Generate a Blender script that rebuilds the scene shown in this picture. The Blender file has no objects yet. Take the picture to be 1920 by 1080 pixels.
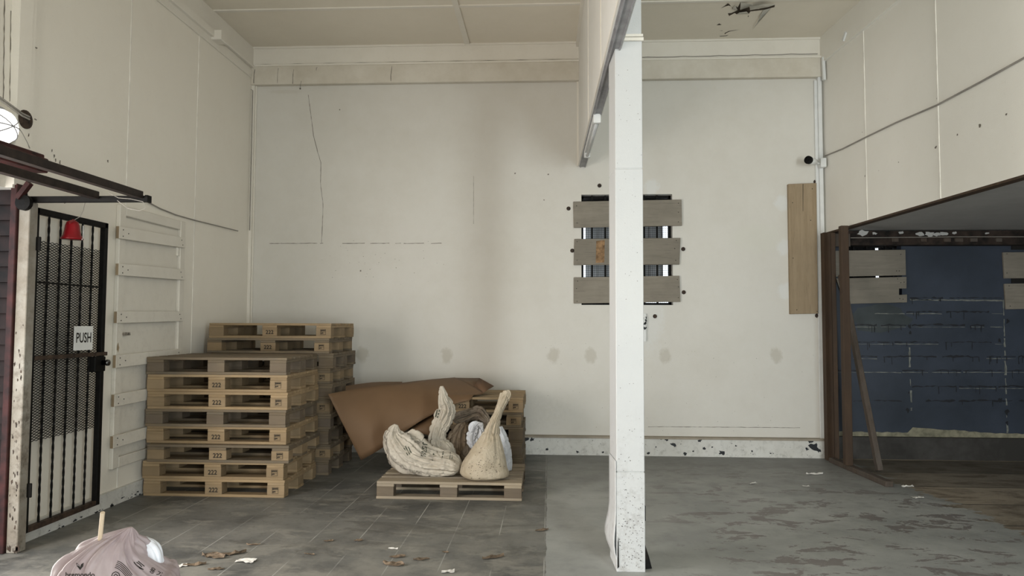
import bpy, math, random
from mathutils import Vector, Matrix, noise
from mathutils.bvhtree import BVHTree
random.seed(7)
S = bpy.context.scene
COL = S.collection
R = math.radians

# ------------------------------------------------------------------ camera
F = 1330.0
CAMZ = 1.445
cam_data = bpy.data.cameras.new('camera')
cam_data.sensor_width = 36.0
cam_data.lens = F / 1920 * 36
cam_data.clip_start = 0.05
cam = bpy.data.objects.new('camera', cam_data)
COL.objects.link(cam)
cam.location = (0, 0, CAMZ)
RM = Matrix.Rotation(R(3.01), 3, 'Z') @ Matrix.Rotation(R(90 + 2.88), 3, 'X') @ Matrix.Rotation(R(0.2), 3, 'Z')
cam.rotation_euler = RM.to_euler()
S.camera = cam
CO = Vector((0, 0, CAMZ))

# ------------------------------------------------------------------ light
W = bpy.data.worlds.new('daylight'); S.world = W; W.use_nodes = True
bg = W.node_tree.nodes['Background']
bg.inputs[0].default_value = (0.86, 0.93, 1.0, 1); bg.inputs[1].default_value = 2.0

def area(name, loc, target, w, h, power, color):
    l = bpy.data.lights.new(name, 'AREA'); l.shape = 'RECTANGLE'; l.size = w; l.size_y = h
    l.energy = power; l.color = color
    o = bpy.data.objects.new(name, l); COL.objects.link(o)
    o.location = loc
    o.rotation_euler = (Vector(target) - Vector(loc)).to_track_quat('-Z', 'Z').to_euler()
    return o
# daylight through the open roller door in the rear wall and through the entrance in the left wall
area('rear_door_daylight', (2.9, -3.04, 1.5), (1.7, 5, 1.6), .95, 2.7, 285, (0.92, 1.0, 1.01))
area('entrance_daylight', (-3.62, 2.55, 1.15), (3, 2.55, 1.15), 2.5, 2.15, 185, (1.0, 0.93, 0.85))
area('rear_left_fill', (-.9, -3.04, 1.2), (-1.2, 5, 1.4), 1.5, 2.2, 62, (1.0, 0.95, 0.86))  # added fill lamp behind the camera, brightens the upper left of the room

S.view_settings.view_transform = 'Standard'
S.view_settings.look = 'None'
S.view_settings.gamma = 1.0
S.view_settings.use_curve_mapping = False
S.view_settings.exposure = 0.0

# ------------------------------------------------------------------ pixel helpers (1920 x 1080 frame)
def ray(px, py):
    return RM @ Vector(((px - 960) / F, -(py - 540) / F, -1.0))
def at(px, py, X=None, Y=None, Z=None):
    d = ray(px, py)
    if X is not None: t = X / d.x
    elif Y is not None: t = Y / d.y
    else: t = (Z - CAMZ) / d.z
    return CO + d * t
def atp(px, py, p0, n):
    d = ray(px, py); n = Vector(n)
    return CO + d * ((Vector(p0) - CO).dot(n) / d.dot(n))
def proj(p):
    q = RM.transposed() @ (Vector(p) - CO)
    return 960 + F * q.x / -q.z, 540 - F * q.y / -q.z

# ------------------------------------------------------------------ mesh building
ORG = {}
def tag(o, label=None, cat=None, group=None, kind=None):
    if label: o['label'] = label
    if cat: o['category'] = cat
    if group: o['group'] = group
    if kind: o['kind'] = kind
    return o
def empty(name, loc, label, cat, group=None, rz=0):
    o = bpy.data.objects.new(name, None); COL.objects.link(o)
    o.location = loc; o.rotation_euler = (0, 0, rz); o.empty_display_size = 0.1
    ORG[o.name] = Vector(loc)
    return tag(o, label, cat, group)
def orth(d):
    d = d.normalized()
    a = Vector((0, 0, 1)) if abs(d.z) < .9 else Vector((1, 0, 0))
    u = d.cross(a).normalized(); return u, d.cross(u).normalized()

class MB:
    def __init__(s): s.v = []; s.f = []
    def add(s, vs, fs):
        b = len(s.v); s.v += [Vector(p) for p in vs]; s.f += [[b + i for i in f] for f in fs]; return s
    def box(s, x0, y0, z0, x1, y1, z1):
        if x0 > x1: x0, x1 = x1, x0
        if y0 > y1: y0, y1 = y1, y0
        if z0 > z1: z0, z1 = z1, z0
        return s.add([(x0,y0,z0),(x1,y0,z0),(x1,y1,z0),(x0,y1,z0),(x0,y0,z1),(x1,y0,z1),(x1,y1,z1),(x0,y1,z1)],
              [(0,3,2,1),(4,5,6,7),(0,1,5,4),(1,2,6,5),(2,3,7,6),(3,0,4,7)])
    def hexa(s, a, b):   # two quads (4 points each), joined into a solid
        vs = list(a) + list(b)
        return s.add(vs, [(3,2,1,0),(4,5,6,7),(0,1,5,4),(1,2,6,5),(2,3,7,6),(3,0,4,7)])
    def beam(s, p, q, w, h, up=(0,0,1)):
        p = Vector(p); q = Vector(q); d = (q - p).normalized(); up = Vector(up)
        u = d.cross(up).normalized(); v = u.cross(d).normalized()
        def ring(c): return [c - u*w/2 - v*h/2, c + u*w/2 - v*h/2, c + u*w/2 + v*h/2, c - u*w/2 + v*h/2]
        return s.hexa(ring(p), ring(q))
    def tube(s, pts, r, n=8, cap=True):
        pts = [Vector(p) for p in pts]; rs = r if isinstance(r, (list, tuple)) else [r] * len(pts)
        b = len(s.v); m = len(pts); u = None
        for i, p in enumerate(pts):
            d = (pts[min(i+1, m-1)] - pts[max(i-1, 0)]).normalized()
            if u is None: u, v = orth(d)
            else:
                u = (u - d * u.dot(d)).normalized(); v = d.cross(u)
            for k in range(n):
                a = 2*math.pi*k/n
                s.v.append(p + (u*math.cos(a) + v*math.sin(a)) * rs[i])
        for i in range(m-1):
            for k in range(n):
                s.f.append([b+i*n+k, b+i*n+(k+1)%n, b+(i+1)*n+(k+1)%n, b+(i+1)*n+k])
        if cap:
            s.f.append([b+k for k in range(n)][::-1]); s.f.append([b+(m-1)*n+k for k in range(n)])
        return s
    def lathe(s, c, prof, n=24, axis=(0,0,1)):   # prof: (radius, height) pairs
        ax = Vector(axis).normalized(); u, v = orth(ax); c = Vector(c); b = len(s.v); m = len(prof)
        for r, h in prof:
            for k in range(n):
                a = 2*math.pi*k/n; s.v.append(c + ax*h + (u*math.cos(a)+v*math.sin(a))*max(r, 1e-4))
        for i in range(m-1):
            for k in range(n):
                s.f.append([b+i*n+k, b+i*n+(k+1)%n, b+(i+1)*n+(k+1)%n, b+(i+1)*n+k])
        s.f.append([b+k for k in range(n)][::-1]); s.f.append([b+(m-1)*n+k for k in range(n)])
        return s
    def grid(s, rows, close=False):
        b = len(s.v); n = len(rows[0])
        for r in rows: s.v += [Vector(p) for p in r]
        for i in range(len(rows)-1):
            for k in range(n if close else n-1):
                s.f.append([b+i*n+k, b+i*n+(k+1)%n, b+(i+1)*n+(k+1)%n, b+(i+1)*n+k])
        return s
    def slab(s, poly, t):   # closed planar outline extruded by vector t
        t = Vector(t); n = len(poly); p = [Vector(q) for q in poly]
        return s.add(p + [q + t for q in p], [list(range(n))[::-1], [n+i for i in range(n)]] +
                     [(i, (i+1) % n, n+(i+1) % n, n+i) for i in range(n)])
    def build(s, name, mat, parent=None, smooth=False, bevel=0, solid=0, keep=False, label=None, cat=None, group=None, kind=None, origin=None):
        if parent is not None:
            root = parent
            while root.parent: root = root.parent
            o0 = ORG[root.name] if root.name in ORG else Vector(root.location)
            loc = Vector((0,0,0))
        elif kind == 'structure' or keep:
            o0 = Vector((0,0,0)); loc = o0
        else:
            xs = [p.x for p in s.v]; ys = [p.y for p in s.v]; zs = [p.z for p in s.v]
            o0 = Vector(((min(xs)+max(xs))/2, (min(ys)+max(ys))/2, min(zs))); loc = o0
        me = bpy.data.meshes.new(name)
        me.from_pydata([tuple(p - o0) for p in s.v], [], s.f)
        import bmesh
        bm = bmesh.new(); bm.from_mesh(me); bmesh.ops.recalc_face_normals(bm, faces=bm.faces); bm.to_mesh(me); bm.free()
        me.validate(); me.update()
        o = bpy.data.objects.new(name, me); COL.objects.link(o)
        me.materials.append(mat)
        if smooth:
            for p in me.polygons: p.use_smooth = True
        if parent is not None: o.parent = parent
        else: o.location = loc; ORG[o.name] = Vector(loc)
        if solid:
            m = o.modifiers.new('solid', 'SOLIDIFY'); m.thickness = solid; m.offset = 0
        if bevel:
            m = o.modifiers.new('bevel', 'BEVEL'); m.width = bevel; m.segments = 1; m.limit_method = 'ANGLE'
        return tag(o, label, cat, group, kind)

def text_tris(body, size, spacing=1.0):
    cu = bpy.data.curves.new('t', 'FONT'); cu.body = body; cu.size = size; cu.align_x = 'CENTER'; cu.align_y = 'CENTER'
    cu.offset = size*.018; cu.space_character = spacing; cu.resolution_u = 4
    ob = bpy.data.objects.new('t', cu); COL.objects.link(ob)
    dg = bpy.context.evaluated_depsgraph_get(); dg.update()
    me = ob.evaluated_get(dg).to_mesh()
    vs = [(v.co.x, v.co.y) for v in me.vertices]; fs = [list(p.vertices) for p in me.polygons]
    ob.evaluated_get(dg).to_mesh_clear()
    bpy.data.objects.remove(ob); bpy.data.curves.remove(cu)
    return vs, fs
def text_on(mb, body, size, c, ux, uy, spacing=1.0, sx=1.0):
    vs, fs = text_tris(body, size, spacing); c = Vector(c); ux = Vector(ux); uy = Vector(uy)
    return mb.add([c + ux*x*sx + uy*y for x, y in vs], fs)

# ------------------------------------------------------------------ materials
class NT:
    def __init__(s, name, rough=0.7):
        s.m = bpy.data.materials.new(name); s.m.use_nodes = True
        s.t = s.m.node_tree; s.b = s.t.nodes['Principled BSDF']; s.b.inputs['Roughness'].default_value = rough
        s.b.inputs['Specular IOR Level'].default_value = 0.35
    def n(s, ty, **kw):
        x = s.t.nodes.new(ty)
        for k, v in kw.items(): setattr(x, k, v)
        return x
    def l(s, a, b): s.t.links.new(a, b)
    def put(s, sock, v):
        if isinstance(v, bpy.types.NodeSocket): s.l(v, sock)
        elif hasattr(sock, 'default_value'):
            if isinstance(v, (tuple, list)) and len(v) == 3 and sock.type == 'RGBA': v = (*v, 1)
            sock.default_value = v
    def math(s, op, a, b=0.0, c=None, clamp=False):
        x = s.n('ShaderNodeMath', operation=op, use_clamp=clamp); s.put(x.inputs[0], a); s.put(x.inputs[1], b)
        if c is not None: s.put(x.inputs[2], c)
        return x.outputs[0]
    def pos(s, scale=(1,1,1), obj=False, rot=(0,0,0)):
        src = s.n('ShaderNodeTexCoord').outputs['Object'] if obj else s.n('ShaderNodeNewGeometry').outputs['Position']
        mp = s.n('ShaderNodeMapping'); s.l(src, mp.inputs[0]); mp.inputs['Scale'].default_value = scale; mp.inputs['Rotation'].default_value = rot
        if obj:
            oi = s.n('ShaderNodeObjectInfo')
            va = s.n('ShaderNodeVectorMath', operation='SCALE'); va.inputs[0].default_value = (37, 61, 17)
            s.l(oi.outputs['Random'], va.inputs['Scale']); s.l(va.outputs[0], mp.inputs['Location'])
        return mp.outputs[0]
    def xyz(s, v):
        x = s.n('ShaderNodeSeparateXYZ'); s.l(v, x.inputs[0]); return x.outputs
    def noise(s, v, scale, detail=4, rough=.55, dist=0):
        x = s.n('ShaderNodeTexNoise'); s.l(v, x.inputs['Vector']); x.inputs['Scale'].default_value = scale
        x.inputs['Detail'].default_value = detail; x.inputs['Roughness'].default_value = rough; x.inputs['Distortion'].default_value = dist
        return x.outputs['Fac']
    def step(s, f, lo, hi):
        x = s.n('ShaderNodeMapRange'); s.put(x.inputs[0], f); x.inputs[1].default_value = lo; x.inputs[2].default_value = hi
        return x.outputs[0]
    def mix(s, f, a, b):
        x = s.n('ShaderNodeMix', data_type='RGBA'); s.put(x.inputs[0], f); s.put(x.inputs[6], a); s.put(x.inputs[7], b)
        return x.outputs[2]
    def bump(s, h, strength, dist=0.01):
        x = s.n('ShaderNodeBump'); s.put(x.inputs['Height'], h); x.inputs['Strength'].default_value = strength; x.inputs['Distance'].default_value = dist
        s.l(x.outputs[0], s.b.inputs['Normal']); return x
    def col(s, c): s.put(s.b.inputs['Base Color'], c); return s.m
    def rgh(s, r): s.put(s.b.inputs['Roughness'], r)

def plain(name, c, rough=.6, var=.12, scale=6, metal=0, bump=0):
    t = NT(name, rough); v = t.pos(obj=True)
    nz = t.noise(v, scale, 5); d = tuple(k*(1-var*1.6) for k in c); b = tuple(min(1, k*(1+var)) for k in c)
    t.b.inputs['Metallic'].default_value = metal
    if bump: t.bump(t.noise(v, scale*12, 3), bump, .003)
    return t.col(t.mix(t.step(nz, .3, .7), d, b))

def wood(name, c1, c2, grey=None, greyf=.5, scale=1.0, rough=.75, axis='x'):
    t = NT(name, rough)
    sc = {'x': (1.6,22,22), 'y': (22,1.6,22), 'z': (22,22,1.6)}[axis]
    v = t.pos(tuple(k*scale for k in sc), obj=True)
    g = t.noise(v, 1.0, 6, .65, .6); v2 = t.pos(obj=True)
    blot = t.noise(v2, 3.0, 5, .6)
    fine = t.noise(v, 3.2, 3, .7)
    c = t.mix(t.step(g, .3, .7), c1, c2)
    if grey: c = t.mix(t.math('MULTIPLY', t.step(blot, .35, .68), greyf), c, grey)
    oi = t.n('ShaderNodeObjectInfo')
    c = t.mix(t.math('MULTIPLY', oi.outputs['Random'], .35), c, tuple(k*.6 for k in c1))
    c = t.mix(t.math('MULTIPLY', t.step(fine, .56, .72), .4), c, tuple(k*.45 for k in c1))
    t.bump(g, .35, .004)
    return t.col(c)

def paint(name, base, stain, rough=.55, spots=(), lo=.52, hi=.82, amt=.6, plane='xz', extra=None, grime=None):
    """painted board or plaster: broad stains, fine grain, local patches listed in world units"""
    t = NT(name, rough); p = t.pos()
    a = t.noise(p, .9, 5, .6); b = t.noise(p, 4.5, 6, .68); f = t.noise(p, 38, 3, .6)
    m = t.math('ADD', t.math('MULTIPLY', a, .6), t.math('MULTIPLY', b, .4))
    c = t.mix(t.math('MULTIPLY', t.step(m, lo-.08, hi-.08), amt), base, stain)
    c = t.mix(t.math('MULTIPLY', t.step(f, .66, .8), .3), c, tuple(k*.7 for k in stain))
    o = t.xyz(p); U = o[0] if plane[0] == 'x' else o[1]; V = o[2]
    w1 = t.math('MULTIPLY', t.math('SUBTRACT', t.noise(p, 9, 4), .5), .12)
    w2 = t.math('MULTIPLY', t.math('SUBTRACT', t.noise(p, 26, 4), .5), .9)
    for (u, v, ru, rv, col, k) in spots:
        du = t.math('DIVIDE', t.math('ADD', t.math('SUBTRACT', U, u), w1), ru)
        dv = t.math('DIVIDE', t.math('SUBTRACT', V, v), rv)
        r = t.math('SQRT', t.math('ADD', t.math('MULTIPLY', du, du), t.math('MULTIPLY', dv, dv)))
        mk = t.math('SUBTRACT', 1.0, t.step(t.math('ADD', r, w2), .7, 1.15))
        c = t.mix(t.math('MULTIPLY', mk, k), c, col)
    if grime:   # scuffs near a height
        z0, z1, gc, gk = grime
        mk = t.math('MULTIPLY', t.math('SUBTRACT', 1.0, t.step(V, z0, z1)), t.step(t.noise(p, 14, 6, .75), .5, .68))
        c = t.mix(t.math('MULTIPLY', mk, gk), c, gc)
    t.bump(t.math('ADD', t.noise(p, 120, 2), t.math('MULTIPLY', b, .8)), .22, .004)
    return t.col(c)

WHITE = (.675, .655, .605)
def spx(px, py, rx, ry, col, k, Y=8.0):   # a patch on the back wall given where it is seen
    q = at(px, py, Y=Y); s = Y / F; return (q.x, q.z, rx*s, ry*s, col, k)
TAN = (.40, .36, .28)
back_spots = [spx(x, y, 11, 15, TAN, .42) for x, y in ((679,665),(837,667),(1038,667),(1107,666),(1247,667),(1455,667))]
back_spots += [spx(x, y, 14, 16, (.72,.73,.72), .7) for x, y in ((1468,381),(1470,464),(1473,546),(1222,352))]
back_spots += [spx(1420, 447, 48, 28, (.66,.66,.58), .35), spx(535, 172, 34, 4, (.5,.45,.37), .22), spx(1215, 590, 30, 70, (.72,.74,.74), .35),
               spx(900, 770, 150, 40, (.5,.48,.43), .3)]
M_back = paint('back_wall_paint', WHITE, (.58, .55, .485), .42, back_spots)
M_left = paint('left_wall_paint', (.84,.80,.715), (.76,.71,.62), .5, plane='yz', amt=.5)
M_right = paint('upper_right_wall_paint', (.84,.82,.76), (.76,.73,.66), .5, plane='yz', amt=.45)
M_ceil = paint('ceiling_paint', (.80,.745,.64), (.72,.665,.56), .7, amt=.6)
M_band = paint('beam_paint', (.70,.66,.58), (.54,.49,.40), .6, amt=.8, lo=.48, hi=.72)
M_trim = paint('trim_paint', (.80,.765,.69), (.68,.635,.55), .5)
M_plinth = paint('plinth_paint', (.72,.72,.69), (.52,.50,.45), .6, amt=.7, lo=.45, hi=.75, grime=(.0,.3,(.22,.21,.19),.6))
M_column = paint('column_paint', (.56,.57,.575), (.66,.66,.64), .45, amt=.4, grime=(.1,1.0,(.24,.22,.2),.5))
M_partition = paint('partition_paint', (.78,.77,.74), (.66,.63,.57), .5)
M_door = paint('door_paint', (.74,.705,.63), (.58,.53,.45), .5, amt=.5, grime=(1.0,2.2,(.35,.32,.27),.25))
M_dark = plain('dark_gap', (.012,.011,.01), .9)
M_black = plain('black_paint', (.006,.0055,.005), .6, .3, 30); M_black.node_tree.nodes['Principled BSDF'].inputs['Specular IOR Level'].default_value = .15
M_rust = plain('rusty_steel', (.05,.032,.022), .65, .5, 25)
M_brownsteel = plain('brown_painted_steel', (.02,.013,.010), .6, .4, 20)
M_maroon = plain('maroon_paint', (.042,.010,.009), .6, .5, 12)
M_siding = plain('dark_siding_paint', (.017,.008,.007), .7, .5, 9)
M_seam = plain('seam_filler', (.88,.85,.78), .6)
M_markline = plain('joint_line', (.20,.18,.15), .9)  # tone of the cracks, specks and scuffs on the walls
M_white = plain('white_plastic', (.74,.75,.74), .4, .05)
M_greymetal = plain('grey_channel', (.30,.30,.31), .45, .2, 8)
M_tube = plain('unlit_tube_glass', (.55,.56,.56), .25, .05)
M_cable = plain('grey_cable', (.30,.28,.25), .6)
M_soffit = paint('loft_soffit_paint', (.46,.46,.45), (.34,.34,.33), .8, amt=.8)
M_oldbeam = plain('charred_brown_beam', (.03,.02,.015), .8, .6, 9)
M_pine = wood('fresh_pine', (.29,.20,.105), (.42,.31,.18), (.22,.17,.115), .5)
M_block = wood('chip_block', (.27,.19,.105), (.34,.25,.15), (.18,.14,.09), .5, scale=.5)
M_oldpine = wood('weathered_pine', (.15,.11,.068), (.24,.185,.12), (.13,.115,.09), .7)
M_oldblock = wood('weathered_block', (.14,.105,.07), (.21,.165,.11), (.12,.10,.085), .6, scale=.5)
M_bagpine = wood('stained_pine', (.30,.24,.165), (.42,.35,.25), (.24,.21,.175), .7)
M_plank = wood('grey_plank', (.24,.215,.175), (.32,.29,.24), (.19,.17,.14), .6)
M_plank2 = wood('tan_plank', (.30,.225,.14), (.40,.31,.205), (.27,.21,.14), .4, axis='z')
M_stud = wood('old_stud', (.055,.032,.019), (.095,.06,.037), (.05,.036,.026), .6, axis='z')
M_brace = wood('dark_brace', (.06,.043,.032), (.10,.075,.057), (.11,.10,.09), .6, axis='z')
M_ink = plain('black_ink', (.02,.017,.014), .8)
M_nail = plain('nail_steel', (.03,.026,.022), .6)
M_card = plain('brown_board', (.155,.092,.048), .62, .06, 3)
M_card_in = plain('brown_board_inside', (.16,.09,.05), .7, .08, 3)
M_red = plain('red_plastic', (.19,.004,.008), .3, .2, 5)
M_paper = plain('white_paper', (.68,.66,.62), .8, .1)
M_leaf = plain('dry_leaf', (.17,.125,.085), .8, .4, 30)
M_stick = plain('bare_wood_stick', (.62,.50,.36), .6, .06)
M_green = plain('dark_green_ink', (.05,.06,.04), .8)

def emis(name, c, k):
    m = bpy.data.materials.new(name); m.use_nodes = True; b = m.node_tree.nodes['Principled BSDF']
    b.inputs['Base Color'].default_value = (*c, 1); b.inputs['Emission Color'].default_value = (*c, 1); b.inputs['Emission Strength'].default_value = k
    return m
M_lamp = emis('lit_lamp_glass', (1.0, .98, .92), 3.0)

def sackmat(name, c, stain, amt=.6, weave=True):
    t = NT(name, .5); v = t.pos(obj=True)
    a = t.noise(v, 5, 6, .65); b = t.noise(v, 22, 5, .7)
    cc = t.mix(t.math('MULTIPLY', t.step(a, .45, .72), amt), c, stain)
    cc = t.mix(t.math('MULTIPLY', t.step(b, .6, .74), .5), cc, tuple(k*.4 for k in stain))
    t.bump(t.math('ADD', t.noise(v, 15, 7, .68, 1.2), t.math('MULTIPLY', t.noise(v, 160, 2), .2)), .85, .016)
    return t.col(cc)
M_sack = sackmat('cream_woven_sack', (.56,.51,.43), (.36,.30,.22), .6)
M_sack2 = sackmat('tan_woven_sack', (.50,.43,.325), (.33,.255,.16), .7)
M_sack3 = sackmat('brown_dusty_sack', (.33,.25,.175), (.20,.145,.095), .6)
M_sack4 = sackmat('dark_dusty_sack', (.20,.16,.12), (.09,.07,.05), .7)
M_wbag = sackmat('white_plastic_bag', (.66,.68,.72), (.55,.55,.56), .4)

def floor_mat():
    t = NT('floor_mix', .5); p = t.pos(); o = t.xyz(p); X, Y = o[0], o[1]
    n1 = t.noise(p, 1.3, 6, .62); n2 = t.noise(p, 4.2, 7, .68); n3 = t.noise(p, 18, 6, .7)
    n4 = t.noise(t.pos((1,1.9,1)), 2.6, 8, .7, .4)
    # grey vinyl tile, left bay
    tile = t.mix(t.step(n1, .36, .64), (.085,.087,.084), (.20,.20,.185))
    tile = t.mix(t.math('MULTIPLY', t.step(n4, .53, .60), .5), tile, (.29,.28,.245))
    tile = t.mix(t.math('MULTIPLY', t.step(n3, .56, .68), .5), tile, (.06,.055,.046))
    tile = t.mix(t.math('MULTIPLY', t.step(t.noise(t.pos((1,2.4,1)), 1.1, 7, .7, .8), .54, .6), .45), tile, (.055,.052,.044))
    near = t.math('SUBTRACT', 1.0, t.step(Y, 4.2, 5.6))
    tile = t.mix(t.math('MULTIPLY', t.math('MULTIPLY', near, t.step(n2, .42, .6)), .6), tile, (.27,.26,.23))
    fx = t.math('FRACT', t.math('DIVIDE', t.math('ADD', X, 40.02), .31))
    dx = t.math('MINIMUM', fx, t.math('SUBTRACT', 1.0, fx))
    lx = t.math('MULTIPLY', t.math('LESS_THAN', dx, .011), t.step(t.noise(p, 1.8, 4), .42, .6))
    fy = t.math('FRACT', t.math('DIVIDE', t.math('ADD', Y, 40.05), .62))
    dy = t.math('MINIMUM', fy, t.math('SUBTRACT', 1.0, fy))
    ly = t.math('MULTIPLY', t.math('LESS_THAN', dy, .006), .45)
    tile = t.mix(t.math('MULTIPLY', lx, .9), tile, (.38,.38,.36))
    tile = t.mix(t.math('MULTIPLY', ly, .35), tile, (.24,.24,.22))
    # painted concrete, right bay
    conc = t.mix(t.step(n1, .35, .68), (.27,.28,.272), (.40,.41,.395))
    conc = t.mix(t.math('MULTIPLY', t.step(n2, .5, .7), .35), conc, (.19,.195,.185))
    wx = t.math('MULTIPLY', t.step(X, .5, 1.3), t.math('SUBTRACT', 1.0, t.math('MULTIPLY', t.step(Y, 5.6, 7.4), .35)))
    wn = t.math('ADD', n4, t.math('MULTIPLY', t.math('SUBTRACT', n3, .5), .16))
    worn = t.math('MULTIPLY', t.math('GREATER_THAN', t.math('ADD', wn, t.math('MULTIPLY', wx, .06)), .612), wx)
    conc = t.mix(t.math('MULTIPLY', worn, .8), conc, t.mix(n3, (.135,.115,.11), (.19,.17,.165)))
    conc = t.mix(t.math('MULTIPLY', t.math('GREATER_THAN', t.noise(p, 11, 6, .7), .68), .7), conc, (.32,.33,.32))
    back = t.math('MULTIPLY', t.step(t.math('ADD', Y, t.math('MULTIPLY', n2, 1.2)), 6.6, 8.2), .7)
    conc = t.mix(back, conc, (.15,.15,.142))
    edge = t.math('GREATER_THAN', t.math('ADD', X, t.math('MULTIPLY', t.math('SUBTRACT', n2, .5), .05)), -.02)
    c = t.mix(edge, tile, conc)
    # bare dirty boards under the loft
    fb = t.math('FRACT', t.math('DIVIDE', t.math('ADD', Y, .2), .62)); 
    vb = t.n('ShaderNodeTexWhiteNoise', noise_dimensions='1D'); t.l(t.math('FLOOR', t.math('DIVIDE', t.math('ADD', Y, .2), .62)), vb.inputs['W'])
    brd = t.mix(vb.outputs['Value'], (.13,.12,.10), (.46,.39,.30))
    brd = t.mix(t.math('MULTIPLY', t.step(n4, .44, .62), .65), brd, (.07,.048,.03))
    brd = t.mix(t.math('MULTIPLY', t.step(n2, .56, .68), .5), brd, (.21,.19,.155))
    brd = t.mix(t.math('LESS_THAN', t.math('MINIMUM', fb, t.math('SUBTRACT', 1.0, fb)), .012), brd, (.02,.018,.015))
    lim = t.math('ADD', t.math('MULTIPLY', t.math('SUBTRACT', 8.0, Y), .065), 3.12)
    e2 = t.math('GREATER_THAN', t.math('ADD', X, t.math('MULTIPLY', t.math('SUBTRACT', n4, .5), .9)), lim)
    c = t.mix(e2, c, brd)
    t.rgh(t.math('ADD', .34, t.math('MULTIPLY', n2, .35)))
    t.bump(t.math('ADD', n3, t.math('MULTIPLY', worn, -.6)), .25, .006)
    return t.col(c)
M_floor = floor_mat()

def blue_mat():
    t = NT('blue_wall_paint', .45); p = t.pos(); n = t.noise(p, 1.6, 5); n2 = t.noise(p, 7, 6, .7)
    c = t.mix(t.step(n, .3, .7), (.028,.036,.050), (.048,.06,.085))
    c = t.mix(t.math('MULTIPLY', t.step(n2, .55, .75), .35), c, (.04,.046,.05))
    t.bump(t.noise(p, 70, 3), .2, .004)
    return t.col(c)
M_blue = blue_mat()
M_mortar = plain('pale_filler', (.20,.21,.19), .8, .25, 20)
M_drip = plain('black_drips', (.018,.02,.024), .5)
M_ochre = plain('old_yellow_paint', (.26,.245,.175), .8, .3, 14)
M_blackplinth = paint('sooty_plinth', (.035,.033,.030), (.11,.105,.10), .8, amt=.8)

# flat irregular marks with a small thickness of paint or filler
def ribbon(mb, pts, w, off, jit=.35, n=None):
    """strip through world points on a wall; off = offset vector off the wall"""
    pts = [Vector(p) for p in pts]; off = Vector(off); out = []
    L = sum((pts[i+1]-pts[i]).length for i in range(len(pts)-1)); n = n or max(2, int(L/.03))
    def samp(t):
        d = t*L
        for i in range(len(pts)-1):
            l = (pts[i+1]-pts[i]).length
            if d <= l or i == len(pts)-2: return pts[i].lerp(pts[i+1], min(1, d/l)), (pts[i+1]-pts[i]).normalized()
            d -= l
    a, b = [], []
    for i in range(n+1):
        p, d = samp(i/n); s = d.cross(off).normalized(); k = w*(1-jit+2*jit*random.random())
        j = (random.random()-.5)*w*jit
        a.append(p + s*(k/2+j) + off); b.append(p - s*(k/2-j) + off)
    mb.grid([a, b])
def blob(mb, c, r, u, v, off, n=9, ragged=.45):
    c = Vector(c); u = Vector(u); v = Vector(v); off = Vector(off)
    pts = [c + off + (u*math.cos(2*math.pi*i/n) + v*math.sin(2*math.pi*i/n)) * r * (1-ragged+2*ragged*random.random()*.7) for i in range(n)]
    mb.add(pts, [list(range(n))])
def ldup(o, loc, rot=None):
    c = o.copy(); COL.objects.link(c); c.location = loc
    if rot is not None: c.rotation_euler = rot
    return c
def copy_tree(o, parent=None):
    c = o.copy(); COL.objects.link(c); c.parent = parent
    for ch in list(o.children): copy_tree(ch, c)
    return c

# ------------------------------------------------------------------ room shell
YB = 8.0; XL = -3.46; YR = -3.0; XR = 3.05
ZC = at(1000, 82, Y=YB).z
def rx(y): return XR + .065 * (YB - y)          # the upper right wall splays a little
RP0 = (XR, YB, 0); RN = Vector((-1, -.065, 0)).normalized()
def onr(px, py, off=0):
    return atp(px, py, Vector(RP0) + RN*off, RN)

MB().box(-4.6, YR-.6, -.12, 8.2, YB+.3, 0).build('floor', M_floor, kind='structure')
MB().box(XL-.1, YR-.1, ZC, 3.9, YB+.1, ZC+.1).build('ceiling', M_ceil, kind='structure')

# back wall with two boarded window holes
wa = at(1090, 365, Y=YB); wb = at(1262, 572, Y=YB)
va = at(1586, 458, Y=YB); vb_ = at(1692, 568, Y=YB)
b = MB(); T = YB + .2
b.box(XL-.1, YB, 0, wa.x, T, ZC); b.box(wb.x, YB, 0, XR, T, ZC)
b.box(wa.x, YB, wa.z, wb.x, T, ZC); b.box(wa.x, YB, 0, wb.x, T, wb.z)
b.build('wall_back', M_back, kind='structure')
b = MB()
b.box(XR, YB, 0, va.x, T, 2.5); b.box(vb_.x, YB, 0, 8.2, T, 2.5); b.box(va.x, YB, va.z, vb_.x, T, 2.5); b.box(va.x, YB, 0, vb_.x, T, vb_.z)
bw = b.build('wall_back_alcove', M_blue, kind='structure')
# left wall: entrance opening between y 1.3 and 3.8
b = MB()
b.box(XL-.12, 4.42, 0, XL, YB, ZC); b.box(XL-.12, YR, 2.3, XL, 4.42, ZC); b.box(XL-.12, YR, 0, XL, 1.3, 2.3)
b.build('wall_left', M_left, kind='structure')
# wide raised strip of the left wall near the entrance
q = at(66, 100, X=-3.41)
b = MB(); b.box(XL, 4.30, 2.3, -3.41, q.y, ZC); b.box(XL, 4.40, 0, -3.41, 4.5, 2.3)
b.box(-3.41, 4.30, 2.32, -3.40, 4.30+.11, ZC)
b.build('trim_1', M_left, kind='structure')
# rear wall with the open door and a left opening added for fill light
b = MB()
b.box(-4.6, YR-.1, 0, -1.7, YR, ZC); b.box(-.1, YR-.1, 0, 2.4, YR, ZC); b.box(-1.7, YR-.1, 2.35, -.1, YR, ZC); b.box(3.4, YR-.1, 0, 8.2, YR, ZC); b.box(2.4, YR-.1, 2.9, 3.4, YR, ZC)
b.build('wall_rear', M_trim, kind='structure')
MB().box(8.1, YR, 0, 8.2, YB, 2.6).build('wall_right_alcove', M_blue, kind='structure')

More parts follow.
